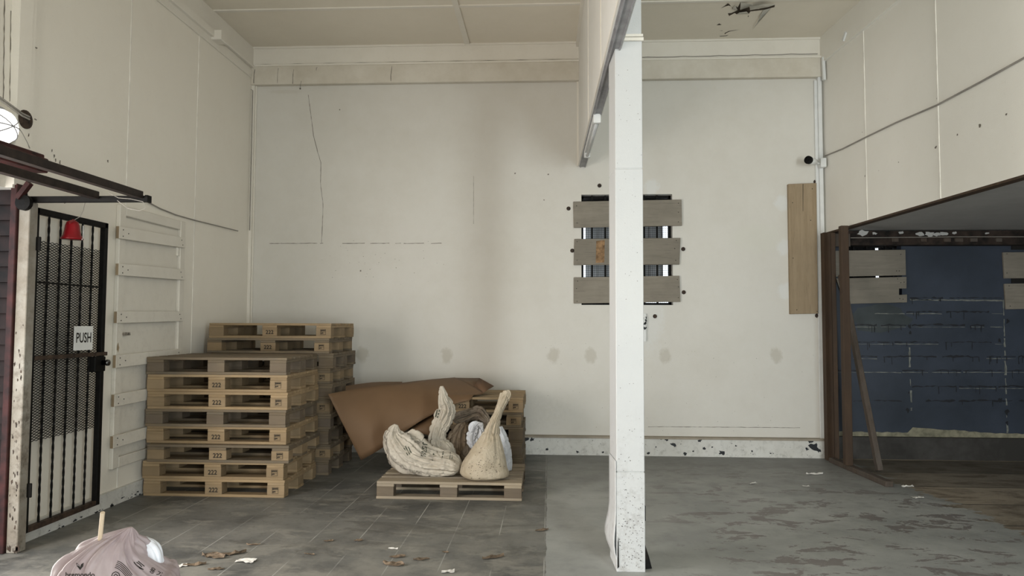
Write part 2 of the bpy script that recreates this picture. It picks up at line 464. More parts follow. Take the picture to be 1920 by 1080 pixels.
# upper right wall: from the loft edge up to the ceiling; its lower edge follows what is seen
e1 = onr(1545, 437); e2 = onr(1920, 327)
e3 = e1 + (e2-e1) * ((e1.y-YR)/(e1.y-e2.y))
e0 = e1 + (e1-e2) * ((YB-e1.y)/(e1.y-e2.y))
def up(p): return Vector((p.x, p.y, ZC+.02))
tk = Vector((.06, .004, 0))
MB().hexa([e0, e3, up(e3), up(e0)], [e0+tk, e3+tk, up(e3)+tk, up(e0)+tk]).build('wall_right', M_right, kind='structure')
# loft underside
z0 = e0.z + .012; z1 = e3.z + .012
MB().hexa([Vector((e0.x+.06, YB, z0)), Vector((e3.x+.06, YR, z1)), Vector((8.2, YR, z1)), Vector((8.2, YB, z0))],
          [Vector((e0.x+.06, YB, z0+.05)), Vector((e3.x+.06, YR, z1+.05)), Vector((8.2, YR, z1+.05)), Vector((8.2, YB, z0+.05))]).build('ceiling_loft', M_soffit, kind='structure')
# brown edge board under the right wall panels
dn = Vector((0,0,-.018))
MB().hexa([e0+dn, e3+dn, e3, e0], [e0+dn+tk*1.3, e3+dn+tk*1.3, e3+tk*1.3, e0+tk*1.3]).build('trim_2', M_stud, kind='structure')

# dark beam at the head of the alcove wall, with a cable
bz = at(1700, 459, Y=7.86).z
b = MB().box(XR+.02, 7.86, bz, 8.1, YB, z0-.01); b.build('trim_3', M_oldbeam, kind='structure')
b = MB()
for px, w in ((1618,22),(1640,8),(1690,10),(1725,14),(1742,16),(1757,12),(1768,14),(1790,8),(1850,7)):
    c = at(px, 436+random.random()*4, Y=7.85); blob(b, c, w*.0035, (1,0,0), (0,0,.55), (0,-.002,0), 11)
b.build('peeling_paint', M_soffit, bpy.data.objects['trim_3'])
b = MB()
for px, w in ((1731,10),(1775,12),(1797,14),(1825,12),(1872,10),(1677,12)):
    c = at(px, 450, Y=7.86); b.box(c.x-w*.003, 7.845, c.z-.02, c.x+w*.003, 7.86, c.z+.018)
b.build('wood_packers', M_brace, bpy.data.objects['trim_3'])
MB().tube([at(1595,446,Y=7.84), at(1700,445,Y=7.84), at(1800,444,Y=7.84), at(1930,444,Y=7.84)], .004, 6).build('beam_cable', M_cable,
    label='thin pale cable strung along dark beam above blue wall', cat='cable')

# hanging partition over the column line
pa = at(1085, 312, Y=YB); pb = at(1142, 80, Y=4.15)
pc = pb + (pb-pa) * ((4.15-YR)/(YB-4.15))
def pl(y): return pa + (pb-pa)*((YB-y)/(YB-4.15))   # lower left edge at depth y
sw = Vector((.085, 0, 0))
MB().hexa([pa, pc, up(pc), up(pa)], [pa+sw, pc+sw, up(pc)+sw, up(pa)+sw]).build('wall_partition', M_partition, kind='structure')
# grey channel under it
g = Vector((.006,0,-.004)); w_ = Vector((.073,0,0)); h_ = Vector((0,0,.006))
b = MB().hexa([pa+g, pc+g, pc+g+h_, pa+g+h_], [pa+g+w_, pc+g+w_, pc+g+w_+h_, pa+g+w_+h_])
for k in (.012, .062):
    o_ = g + Vector((k,0,-.010)); w2 = Vector((.008,0,0)); h2 = Vector((0,0,.012))
    b.hexa([pa+o_, pc+o_, pc+o_+h2, pa+o_+h2], [pa+o_+w2, pc+o_+w2, pc+o_+w2+h2, pa+o_+w2+h2])
b.build('trim_4', M_greymetal, kind='structure')
# seams and edge strips on the partition face
b = MB()
for y in (6.15, 4.75, 3.3, 1.9):
    p = pl(y); b.box(p.x-.006, y-.008, p.z, p.x+.002, y+.008, ZC)
b.hexa([pa+Vector((-.008,0,0)), pc+Vector((-.008,0,0)), pc+Vector((-.008,0,.02)), pa+Vector((-.008,0,.02))],
       [pa, pc, pc+Vector((0,0,.02)), pa+Vector((0,0,.02))])
p2 = Vector((0,0,ZC-.06)); 
b.hexa([Vector((pa.x-.03,YB,ZC-.06)), Vector((pc.x-.03,YR,ZC-.06)), Vector((pc.x-.03,YR,ZC)), Vector((pa.x-.03,YB,ZC))],
       [Vector((pa.x,YB,ZC-.06)), Vector((pc.x,YR,ZC-.06)), Vector((pc.x,YR,ZC)), Vector((pa.x,YB,ZC))])
b.box(pa.x-.02, YB-.02, pa.z, pa.x, YB, ZC)
b.build('trim_5', M_trim, kind='structure')

# ceiling battens
b = MB(); yb = at(740, 13, Z=ZC).y
b.box(XL, yb-.02, ZC-.012, 3.4, yb+.02, ZC); b.box(XL, yb-1.22, ZC-.012, 3.4, yb-1.18, ZC)
cx = at(877, 85, Y=YB).x; b.box(cx-.03, YR, ZC-.014, cx+.03, YB, ZC)
b.box(XL, YB-.05, ZC-.022, 3.4, YB, ZC)
b.build('trim_6', M_trim, kind='structure')

# back wall bands: upper fascia, ledge with cable, concrete beam
zl = at(780, 119, Y=7.95).z; zb = at(780, 154, Y=7.92).z
MB().box(XL, 7.965, zl, XR+.3, YB, ZC).build('trim_7', M_trim, kind='structure')
MB().box(XL, 7.93, zl-.012, XR+.3, YB, zl+.012).build('trim_8', M_trim, kind='structure', bevel=.004)
MB().box(XL, 7.925, zb, XR+.3, YB, zl-.012).build('trim_9', M_band, kind='structure', bevel=.006)
b = MB()
for px, t0, t1 in ((476,130,156),(520,128,156),(549,130,157),(563,152,168),(733,124,152),(593,126,132)):
    ribbon(b, [at(px+2, t0, Y=7.924), at(px, (t0+t1)/2, Y=7.924), at(px, t1, Y=7.924)], .006, (0,-.0015,0), .5)
b.build('crack', M_markline, bpy.data.objects['trim_9'])
# thin cable clipped above the ledge
pts = []
for i in range(31):
    px = 478 + (1076-478)*i/30; py = 122 - 10*i/30 - (1.0 if i % 3 == 1 else 0); pts.append(at(px, py, Y=7.955))
MB().tube(pts, .004, 6).build('ledge_cable', M_cable, label='thin wire clipped along the ledge on left bay back wall', cat='cable')
pts = [at(1198 + (1533-1198)*i/20, 108-7*i/20 - (.8 if i % 4 == 1 else 0), Y=7.955) for i in range(21)]
MB().tube(pts, .004, 6).build('ledge_cable', M_cable, label='thin wire clipped along the ledge above right bay boarded window', cat='cable')

# left ceiling beam, lip and blocks
xb = at(478, 98, Y=YB).x; zz = at(476, 127, Y=YB).z
MB().box(XL, YR, zz, xb, YB, ZC).build('trim_10', M_trim, kind='structure', bevel=.006)
yk = at(412, 88, X=-3.38).y
b = MB().box(XL, YR, zz-.075, XL+.05, yk, zz); b.box(XL, yk, zz-.03, XL+.04, YB, zz)
b.box(XL, YR, zz-.15, XL+.018, YB, zz-.06)
b.build('trim_11', M_trim, kind='structure', bevel=.004)
MB().box(XL, yk-.06, zz-.1, XL+.12, yk+.09, zz).build('trim_12', M_trim, kind='structure', bevel=.006)
# corner strips
b = MB().box(XL, YB-.05, 0, XL+.035, YB, zz-.05); b.box(XL+.035, YB-.02, 0, XL+.05, YB, zz-.1)
b.build('trim_13', M_trim, kind='structure', bevel=.003)
b = MB(); pts = [at(449+random.uniform(-1.5,1.5), 170+i*18, Y=7.945) for i in range(15)]
ribbon(b, pts, .006, (0,-.002,0), .6)
pts = [at(461+random.uniform(-1.5,1.5), 520+i*14, Y=7.99) for i in range(8)]
ribbon(b, pts, .005, (0,-.002,0), .6)
b.build('crack', M_markline, bpy.data.objects['trim_13'])
# right ceiling cornice along the upper right wall
ca = onr(1540, 105); cb = onr(1650, 0)
def rpt(y, z, off=0): return Vector((rx(y), y, z)) + RN*off
b = MB().hexa([rpt(YB,ZC-.30,0), rpt(YR,ZC-.30,0), rpt(YR,ZC,0), rpt(YB,ZC,0)], [rpt(YB,ZC-.30,.03), rpt(YR,ZC-.30,.03), rpt(YR,ZC,.03), rpt(YB,ZC,.03)])
b.build('trim_14', M_right, kind='structure')
b = MB()
for (x0,y0,x1,y1) in ((1587,60,1582,76),(1543,108,1545,150)):
    p = onr(x0,y0,.03); q = onr(x1,y1,.03)
    b.beam(p, q, .035, .03, up=RN)
b.build('trim_15', M_white, kind='structure')
# seams of the right wall panels
b = MB()
for px0, py0, px1, py1 in ((1619,28,1625,411),(1754,-40,1761,371)):
    p = onr(px0,py0,.002); q = onr(px1,py1,.002); m = (p+q)/2
    y = m.y; zb_ = e0.z+(e3.z-e0.z)*((YB-y)/(YB-YR)); b.beam(rpt(y,zb_,.002), rpt(y,ZC-.3,.002), .012, .006, up=RN)
for y in (4.35, 3.1, 1.9, .7):
    zb_ = e0.z+(e3.z-e0.z)*((YB-y)/(YB-YR)); b.beam(rpt(y,zb_,.002), rpt(y,ZC-.3,.002), .012, .006, up=RN)
b.build('trim_16', M_seam, kind='structure')
# seams of the left wall panels
b = MB()
for px in (240, 369):
    y = at(px, 250, X=XL).y; b.box(XL, y-.006, 0.12, XL+.003, y+.006, zz-.15)
b.build('trim_17', M_seam, kind='structure')
# vertical trunking in the right back corner
tx = at(1543, 450, Y=7.96).x
b = MB().box(tx-.028, 7.945, .12, tx+.012, YB, at(1541,112,Y=7.96).z); b.box(tx-.06, 7.97, .1, tx-.028, YB, at(1536,150,Y=7.97).z)
b.build('trim_18', M_white, kind='structure', bevel=.003)

# plinth of the back wall with a brown sill line
zp = at(1200, 821, Y=7.93).z
px_l = at(985, 830, Y=7.93).x; px_r = at(1549, 840, Y=7.93).x
MB().box(XL, 7.93, 0, px_r, YB, zp-.01).build('baseboard_back', M_plinth, kind='structure')
MB().box(XL, 7.915, zp-.01, px_r-.01, YB, zp+.012).build('trim_19', plain('dusty_sill', (.34,.30,.24), .8), kind='structure')
b = MB()
chips = [(985,822,9),(998,824,7),(1026,842,6),(1083,847,5),(1250,824,5),(1262,833,9),(1284,850,6),(1312,826,7),(1320,840,6),(1353,849,8),(1240,822,4),(1335,838,3),
         (1380,836,3),(1527,838,14),(1520,828,8),(1535,845,6),(1513,842,5),(1300,846,3),(1230,838,3),(1410,846,3),(1445,850,3),(1216,850,4),(1130,848,4)]
for x, y, r in chips: blob(b, at(x, y, Y=7.93), r*.0042, (1,0,0), (0,0,.8), (0,-.002,0), 11, .6)
for i in range(46):
    blob(b, at(random.uniform(1000,1545), random.uniform(826,854), Y=7.93), random.uniform(.002,.006), (1,0,0), (0,0,1), (0,-.002,0), 6)
b.build('chipped_paint', M_drip, bpy.data.objects['baseboard_back'])
# alcove plinth and old yellow paint line
zq = at(1750, 821, Y=7.93).z
MB().box(px_r, 7.93, 0, 8.1, YB, zq).build('baseboard_alcove', M_blackplinth, kind='structure')
b = MB(); n = 60; xa, xe = at(1568, 815, Y=7.99).x, 6.4
lo_, hi_ = [], []
for i in range(n+1):
    x = xa+(xe-xa)*i/n; px, _ = proj((x, 7.99, .2)); 
    h = .045 + (.055*max(0, 1-abs(px-1722)/150) if px > 1705 else 0) + random.uniform(-.006,.006)
    lo_.append((x, 7.994, zq)); hi_.append((x, 7.994, zq+h))
b.grid([lo_, hi_]); b.build('old_paint_band', M_ochre, bpy.data.objects['wall_back_alcove'], solid=.004)
# filler seams and black drips on the blue wall
bs, bd = MB(), MB()
def bl(px, py): return at(px, py, Y=7.998)
rows = [(562,1706,1878,1,.2),(588,1640,1880,.8,.9),(613,1600,1880,.9,.8),(645,1600,1880,.7,1),(672,1600,1920,.5,.9),(698,1570,1950,1,.8),(728,1710,1950,.6,.7),(755,1600,1950,.05,.9)]
for py, x0, x1, wk, bk in rows:
    x = x0
    while x < x1:
        L = random.uniform(25, 110); xe = min(x1, x+L)
        if random.random() < wk: ribbon(bs, [bl(x, py), bl(xe, py+.5)], random.uniform(.003,.0075), (0,-.002,0), .7)
        if random.random() < bk*.8:
            ribbon(bd, [bl(x, py-3), bl((x+xe)/2, py-4), bl(xe, py-3)], random.uniform(.006,.016), (0,-.0035,0), .85)
            for k in range(random.randint(0,4)):
                xx = random.uniform(x, xe); ribbon(bd, [bl(xx, py-3), bl(xx+.5, py+random.uniform(3,12))], .007, (0,-.003,0), .5)
        x = xe + random.uniform(0, 14)
for x0, y0, y1 in ((1703,585,770),(1881,562,812)):
    y = y0
    while y < y1:
        L = random.uniform(8, 40)
        if random.random() < (.9 if x0 > 1800 else .5): ribbon(bs, [bl(x0+(y-y0)*.03, y), bl(x0+(y+L-y0)*.03, min(y1, y+L))], random.uniform(.008,.02), (0,-.002,0), .5)
        if random.random() < .6: blob(bd, bl(x0+random.uniform(-8,8), y+4), random.uniform(.015,.04), (.6,0,0), (0,0,1), (0,-.004,0), 8, .6)
        y += L + random.uniform(0, 12)
ribbon(bs, [bl(1706,562), bl(1790,563), bl(1880,564)], .012, (0,-.002,0), .5)
bs.build('filler_seam', M_mortar, bw); bd.build('paint_drip', M_drip, bw)
b = MB(); blob(b, bl(1650, 598), .33, (1,0,0), (0,0,.5), (0,-.0015,0), 16, .2); b.build('grey_primer_patch', plain('grey_primer', (.055,.066,.07), .7), bw)

# back wall cracks and scuffs
b = MB()
ribbon(b, [at(x,y,Y=YB) for x,y in ((578,178),(583,215),(588,255),(597,290),(602,305),(601,345),(606,385),(604,430),(603,456))], .005, (0,-.0012,0), .5)
for x0, x1 in ((505,595),(600,606),(642,684),(694,730),(741,752),(757,795),(808,828)):
    ribbon(b, [at(x0,456.5,Y=YB), at(x1,456,Y=YB)], .0055, (0,-.0012,0), .5)
ribbon(b, [at(888,330,Y=YB), at(888,420,Y=YB)], .003, (0,-.001,0), .5)
for x, y in ((966,325),(563,166),(1028,327),(637,206),(676,508),(1020,375)): blob(b, at(x,y,Y=YB), .010, (1,0,0), (0,0,1), (0,-.0012,0), 7)
for i in range(60):
    blob(b, at(random.gauss(680,70), random.gauss(490,20), Y=YB), random.uniform(.001,.005), (1,0,0), (0,0,1), (0,-.0012,0), 5)
for i in range(80):
    blob(b, at(random.uniform(985,1530), random.uniform(640,815), Y=YB), random.uniform(.001,.004), (1,0,0), (0,0,1), (0,-.0012,0), 5)
ribbon(b, [at(1215,800,Y=YB), at(1380,801,Y=YB), at(1500,802,Y=YB)], .004, (0,-.0012,0), .6)
b.build('crack', M_markline, bpy.data.objects['wall_back'])
# marks on the right wall
b = MB()
for x, y, r in ((1617,248,.006),(1622,330,.012),(1685,304,.008),(1755,276,.018),(1757,184,.01),(1837,236,.016),(1887,214,.01),(1795,253,.01),(1648,320,.005)):
    p = onr(x,y); blob(b, p, r, (0,1,0), (0,0,1), RN*.0015, 7, .6)
b.build('scuff', M_markline, bpy.data.objects['wall_right'])
# torn ceiling
cl = bpy.data.objects['ceiling']
def ce(px, py, dz=0): return at(px, py, Z=ZC-dz)
hole = MB(); 
def cpoly(mb, pts, dz): mb.add([ce(1330+x/13.5, y/13.5, dz) for x, y in pts], [list(range(len(pts)))])
cpoly(hole, [(290,215),(400,140),(470,85),(510,110),(550,160),(490,140),(400,165)], .002)
cpoly(hole, [(540,155),(600,210),(665,265),(650,265),(590,215)], .002)
cpoly(hole, [(470,340),(560,330),(690,270),(640,140),(720,190),(790,50),(800,90),(775,240),(900,180),(1010,160),(1030,240),(1250,230),(1440,150),(1660,125),(1650,180),(1380,250),(1040,290),(1000,350),(700,365),(640,330),(500,405)], .002)
cpoly(hole, [(180,640),(250,595),(310,630)], .002); cpoly(hole, [(380,850),(420,820),(500,785),(780,745),(520,795),(430,835),(400,865)], .002)
cpoly(hole, [(250,915),(420,900),(490,880),(440,910),(280,925)], .002); cpoly(hole, [(245,780),(330,772),(330,780)], .002); cpoly(hole, [(970,430),(990,385),(1000,420)], .002)
hole.build('torn_hole', plain('ceiling_void', (.06,.045,.03), .9), cl)
fl = MB()
fl.add([ce(1389,4,.004), ce(1412,9,.05), ce(1404,13,.09), ce(1388,19,.02)], [(0,1,2,3)])
fl.add([ce(1406,12,.004), ce(1430,9,.06), ce(1452,9,.004), ce(1440,13,.03), ce(1406,19,.004)], [(0,1,2,3,4)])
fl.add([ce(1431,19,.005), ce(1446,15,.01), ce(1428,36,.05), ce(1412,55,.005), ce(1420,42,.03)], [(0,1,2,3,4)])
fl.add([ce(1373,18,.004), ce(1383,19,.004), ce(1378,10,.03)], [(0,1,2)])
fl.add([ce(1381,27,.004), ce(1404,26,.004), ce(1400,22,.05), ce(1386,24,.05)], [(0,1,2,3)])
fl.build('hanging_flap', plain('peeled_ceiling_skin', (.60,.58,.52), .8), cl, solid=.003)

# skirting of the left wall, ragged lower edge
xs = XL+.03
zs = at(200, 925, X=xs).z
b = MB().box(XL, 4.5, 0, xs, YB, zs); b.build('baseboard_left', M_plinth, kind='structure')
b = MB()
for i in range(16):
    y = random.uniform(4.55, 5.9); blob(b, (xs, y, random.uniform(.0,.02)), random.uniform(.005,.018), (0,1.6,0), (0,0,.6), (.002,0,0), 8, .6)
for x, y, r in ((228,934,.012),(232,932,.008),(258,922,.014),(262,926,.009),(247,926,.007),(178,961,.008),(192,955,.006)): blob(b, at(x,y,X=xs), r, (0,1.5,0), (0,0,.5), (.002,0,0), 8, .6)
b.build('chipped_paint', M_drip, bpy.data.objects['baseboard_left'])

# ------------------------------------------------------------------ column
fl_ = at(1158, 1072, Z=0); fr_ = at(1208, 1078, Z=0); y0 = fl_.y
cw = at(1208, 1000, Y=y0).x - at(1157.5, 1000, Y=y0).x
ux = Vector((1, .02, 0)); dv = Vector((-.055, 1, 0)).normalized() * .27
c0 = Vector((at(1157.5, 1000, Y=y0).x, y0, 0))
def colbox(z0, z1, gx=0, gy=0):
    a = c0 + Vector((-gx, -gy, 0)); bb = c0 + ux*cw + Vector((gx, -gy, 0)); c = bb + dv + Vector((0,2*gy,0)); d = a + dv + Vector((0,2*gy,0))
    return [Vector((p.x,p.y,z0)) for p in (a,bb,c,d)], [Vector((p.x,p.y,z1)) for p in (a,bb,c,d)]
zt = at(1160, 78, Y=y0).z; zs1 = at(1180, 316, Y=y0).z; zs2 = at(1180, 885, Y=y0).z
colr = empty('column', (c0.x+cw/2, y0+.13, 0), 'tall square white painted column standing in the middle of the room', 'column')
MB().hexa(*colbox(.0, ZC)).build('core', M_column, colr)
MB().hexa(*colbox(zs2+.002, zs1-.002, .004, .004)).build('cladding', M_column, colr, bevel=.003)
MB().hexa(*colbox(zs1+.002, zt, .003, .003)).build('cladding', M_column, colr, bevel=.003)
MB().hexa(*colbox(0, zs2-.002, .005, .005)).build('cladding', M_column, colr, bevel=.003)
a_, b_ = colbox(zt+.001, zt+.02, .012, .015); MB().hexa(a_, b_).build('ledge', M_trim, colr)
a_, b_ = colbox(zt+.026, zt+.042, .009, .012); MB().hexa(a_, b_).build('ledge', M_trim, colr)
# bulging sheet at the foot of the left face
rows = []
for i in range(15):
    z = .02 + .62*i/14; k = math.exp(-((z-.17)/.10)**2)*.030
    r = []
    for j in range(7):
        s = j/6; p = c0 + dv*(s*1.02) + Vector((-.008 - k*(.35+.65*s), -.006, z)); 
        if z < .12: p.y += (.12-z)*.5*(1-s)*.3; p.x += (.12-z)*.15
        r.append(p)
    rows.append(r)
MB().grid(rows).build('bent_sheet', M_column, colr, solid=.004, smooth=True)
fx = c0.x + cw
MB().slab([Vector((fx+.006,y0+.05,0)), Vector((fx+.052,y0+.06,.003)), Vector((fx+.035,y0+.06,.07)), Vector((fx+.016,y0+.06,.13)), Vector((fx+.006,y0+.05,.17))], (0,.05,0)).build('torn_flap', M_oldbeam, colr)
MB().slab([Vector((fx+.005,y0+.02,.29)), Vector((fx+.012,y0+.02,.29)), Vector((fx+.012,y0+.02,.375)), Vector((fx+.005,y0+.02,.375))], (0,.05,0)).build('dark_strip', M_dark, colr)
b = MB().slab([Vector((c0.x-.001,y0-.0075,.02)), Vector((c0.x+.009,y0-.0075,.03)), Vector((c0.x+.006,y0-.0075,.20)), Vector((c0.x+.001,y0-.0075,.17))], (0,.001,0))
b.build('open_joint', M_dark, colr)
b = MB()
for i in range(170):
    z = abs(random.gauss(.15,.25))+.02; blob(b, (c0.x+random.uniform(.008,cw-.004), y0-.005, z), random.uniform(.001,.0032), (1,0,0), (0,0,1), (0,-.0012,0), 6)
for i in range(60):
    blob(b, (c0.x+random.uniform(.008,cw-.004), y0-.005, random.uniform(.6,3.0)), random.uniform(.001,.0025), (1,0,0), (0,0,1), (0,-.0012,0), 6)
b.build('paint_speckle', M_rust, colr)

# ------------------------------------------------------------------ fluorescent batten under the partition
fy0 = 5.72; fy1 = 7.15
f0 = pl(fy0)+Vector((.045,0,-.02)); f1 = pl(fy1)+Vector((.045,0,-.02))
ft = empty('batten_light', (f0.x, (fy0+fy1)/2, f0.z), 'white fluorescent batten fixed under the hanging partition, tube unlit', 'light fitting')
MB().beam(f0, f1, .06, .035).build('housing', M_white, ft, bevel=.004)
dd = (f1-f0).normalized(); dz = Vector((0,0,-.045))
MB().tube([f0+dz+dd*.06, f1+dz-dd*.06], .0145, 12).build('tube', M_tube, ft, smooth=True)
for p, s in ((f0, 1), (f1, -1)):
    MB().beam(p+dz*.5+dd*s*.0, p+dz*.5+dd*s*.05, .062, .075).build('end_cap', M_white, ft, bevel=.006)

# ------------------------------------------------------------------ boarded windows
def nail_mesh():
    return MB().lathe((0,0,0), [(.005,0),(.005,.002),(.002,.0035)], 8, (0,-1,0))
NAIL = [None]
def nails(parent, pts):
    o0 = ORG[parent.name]
    for p in pts:
        if NAIL[0] is None:
            me = nail_mesh().build('nail', M_nail, keep=True).data
            bpy.data.objects.remove(bpy.data.objects['nail']); NAIL[0] = me
        n = bpy.data.objects.new('nail', NAIL[0]); COL.objects.link(n); n.parent = parent; n.location = Vector(p)-o0
def plank(name, p4, Y, th, mat, label, cat='plank', group=None, nl=(), extra=None):
    pts = [at(x, y, Y=Y) for x, y in p4]
    b = MB().slab(pts, (0, th, 0)); o = b.build(name, mat, label=label, cat=cat, group=group, bevel=.003)
    nails(o, [at(x, y, Y=Y-.0005) for x, y in nl])
    return o
G = 'planks nailed over the back wall window'
YP = 7.972
plank('window_plank', [(1075,378),(1278,374),(1279,423),(1076,427)], YP, .026, M_plank, 'top grey plank of three across the back wall window', group=G, nl=[(1081,386),(1082,418),(1272,381),(1272,398),(1272,416)])
o = plank('window_plank', [(1077,448),(1276,446),(1274,496),(1076,497)], YP, .026, M_plank, 'middle plank with orange stain across the back wall window', group=G, nl=[(1082,453),(1082,488),(1268,451),(1265,466),(1267,488)])
MB().slab([at(x,y,Y=YP-.001) for x,y in ((1118,452),(1134,450),(1133,492),(1117,493))], (0,.0008,0)).build('orange_stain', plain('orange_stain', (.27,.165,.085), .8, .4, 25), o)
plank('window_plank', [(1076,520),(1274,517),(1276,566),(1076,569)], YP, .026, M_plank, 'bottom grey plank of three across the back wall window', group=G, nl=[(1083,527),(1081,541),(1082,565),(1270,524),(1272,538),(1272,558)])

def grille(n, x0, x1, z0, z1, bars, name='window_1', outer=None):
    # steel frame, bars and fine mesh set in the opening, blind sheet beyond
    b = MB(); y = YB+.10; t = .028
    b.box(x0, y, z0, x0+t, y+.04, z1); b.box(x1-t, y, z0, x1, y+.04, z1); b.box(x0, y, z0, x1, y+.04, z0+t); b.box(x0, y, z1-t, x1, y+.04, z1)
    w = b.build(name, M_black, kind='structure')
    b = MB()
    for x in bars: b.box(x-.011, y-.03, z0, x+.011, y-.012, z1)
    b.build('bars', M_black, w)
    b = MB(); s = .022; k = int((x1-x0)/s)
    for i in range(1, k): b.box(x0+i*s-.0016, y+.05, z0, x0+i*s+.0016, y+.053, z1)
    k = int((z1-z0)/s)
    for i in range(1, k): b.box(x0, y+.05, z0+i*s-.0016, x1, y+.053, z0+i*s+.0016)
    b.build('mesh', M_black, w)
    return w
bars = [at(p, 470, Y=8.08).x for p in (1110,1135,1160,1185,1208,1232)]
w1 = grille(1, wa.x, wb.x, wb.z, wa.z, bars)
gx0 = at(1098, 470, Y=8.4).x; gx1 = at(1243, 470, Y=8.4).x; gz0 = at(1150, 564, Y=8.4).z
MB().box(gx0, 8.4, gz0, gx1, 8.42, wa.z+.3).build('blind_sheet', plain('grey_blind_sheet', (.42,.44,.46), .7), w1)
MB().box(gx1+.06, 8.3, gz0-.3, wb.x+.3, 8.32, wa.z+.3).build('side_panel', M_black, w1)
MB().box(wa.x-.3, 8.36, wa.z-.06, wb.x+.3, 8.38, wa.z+.4).build('head_panel', M_dark, w1)
bars = [at(p, 470, Y=8.08).x for p in (1600,1625,1660)]
w2 = grille(2, va.x, vb_.x, vb_.z, va.z, bars, 'window_2')
sx0 = at(1641, 470, Y=8.35).x; sx1 = at(1648, 470, Y=8.35).x
b = MB().box(va.x-.3, 8.35, vb_.z-.3, sx0, 8.37, va.z+.3); b.box(sx1, 8.35, vb_.z-.3, vb_.x+.4, 8.37, va.z+.3)
b.build('blind_sheet', M_black, w2)

G = 'planks on the alcove back wall'
plank('alcove_plank', [(1566,470),(1698,468),(1699,516),(1567,519)], 7.968, .028, M_plank, 'upper grey plank over the alcove slit window, behind the timber post', group=G, nl=[(1689,477),(1681,508),(1686,508)])
plank('alcove_plank', [(1568,522),(1700,519),(1700,541),(1686,541),(1686,553),(1701,552),(1701,567),(1584,570)], 7.968, .028, M_plank, 'lower notched plank over the alcove slit window, behind the timber post', group=G, nl=[(1683,523),(1689,530),(1695,529),(1687,560),(1693,561)])
plank('alcove_plank', [(1881,473),(1990,472),(1990,521),(1884,522)], 7.968, .028, M_plank, 'upper grey plank at the right edge of the blue wall', group=G, nl=[(1888,476),(1888,512)])
plank('alcove_plank', [(1884,532),(1990,530),(1990,578),(1887,580)], 7.968, .028, M_plank, 'lower brown plank at the right edge of the blue wall', group=G, nl=[(1892,536),(1894,574)])
b = MB(); p = at(1896, 461, Y=7.995); q = at(1990, 468, Y=7.995); b.box(p.x, 7.985, q.z, q.x, 7.999, p.z)
p = at(1896, 522, Y=7.995); q = at(1990, 531, Y=7.995); b.box(p.x, 7.985, q.z, q.x, 7.999, p.z)
b.build('window_3', M_dark, kind='structure')

# wide tan board on the back wall next to the corner
o = plank('tan_board', [(1478,345),(1531,343),(1534,588),(1482,589)], 7.955, .045, M_plank2, 'wide tan wooden board fixed upright at the right end of the back wall', 'board',
      nl=[(1523,354),(1486,380),(1520,413),(1487,484),(1494,581),(1532,584)])
MB().slab([at(x,y,Y=7.9535) for x,y in ((1505.3,345),(1506.2,345),(1506,396),(1505.5,396))], (0,.001,0)).build('split', M_dark, o)

# plugs and bolts around the window
bolt = None
for x, y, lab in ((1124,348,'dark bolt in wall just above the boarded window'), (1066,391,'dark bolt in wall left of the top window plank'),
        (1073,470,'dark bolt in wall left of the middle window plank'), (1281,467,'dark bolt in wall right of the middle window plank'),
        (1282,548,'dark bolt in wall right of the bottom window plank'), (1228,593,'dark bolt in wall just under the boarded window'),
        (1529,341,'dark bolt in wall at the top of the tan upright board'), (1532,592,'dark bolt in wall at the foot of the tan upright board')):
    p = at(x, y, Y=YB)
    if bolt is None:
        bolt = MB().lathe((0,0,0), [(.024,0),(.023,.006),(.013,.008),(.013,.022),(.006,.024)], 9, (0,-1,0)).build('wall_bolt', M_rust, keep=True)
        bolt.location = p; tag(bolt, lab, 'bolt', 'old bolts left in the back wall')
    else:
        c = ldup(bolt, p, (0, random.random(), 0)); c['label'] = lab
# short trunking stub and torn paint below the window
b = MB().box(at(1203,600,Y=7.98).x, 7.97, at(1203,640,Y=7.98).z, at(1211,600,Y=7.98).x, YB, at(1203,588,Y=7.98).z)
b.build('trunking_stub', M_white, label='short white trunking stub on back wall beside the column', cat='trunking')
b = MB()
for i in range(26): blob(b, at(1208+random.uniform(-4,4), random.uniform(595,616), Y=7.9695), random.uniform(.006,.016), (1,0,0), (0,0,1), (0,-.002,0), 7, .7)
b.build('torn_paint', M_drip, bpy.data.objects['trunking_stub'])

# ------------------------------------------------------------------ camera on the corner
jb = at(1541, 306, Y=7.9)
sc = empty('security_camera', (jb.x, 7.9, jb.z-.08), 'white bullet security camera with black face on the corner trunking', 'security camera')
p = at(1537, 297, Y=7.9); q = at(1548, 314, Y=7.9)
MB().box(p.x, 7.87, q.z, q.x, 7.945, p.z).build('junction_box', M_white, sc, bevel=.004)
a = at(1516, 300, Y=7.74); bk = at(1528, 304, Y=7.86)
ax = (a-bk).normalized()
MB().lathe(bk, [(.024,0),(.036,.012),(.038,.06),(.040,(a-bk).length)], 20, ax).build('body', M_white, sc, smooth=True)
MB().lathe(a, [(.042,-.02),(.044,.012),(.034,.016),(.034,.010),(.014,.012),(.012,.018)], 20, ax).build('lens', M_black, sc)
MB().tube([bk, at(1533,306,Y=7.88), at(1538,307,Y=7.9)], .011, 10).build('bracket', M_white, sc, smooth=True)

# cable across the upper right wall
pts = [onr(x, y, .008) for x, y in ((1548,292),(1580,279),(1622,258),(1680,230),(1757,197),(1840,153),(1921,108),(1990,72))]
MB().tube(pts, .008, 8).build('wall_cable', M_cable, label='grey cable running diagonally along upper right wall panels', cat='cable')

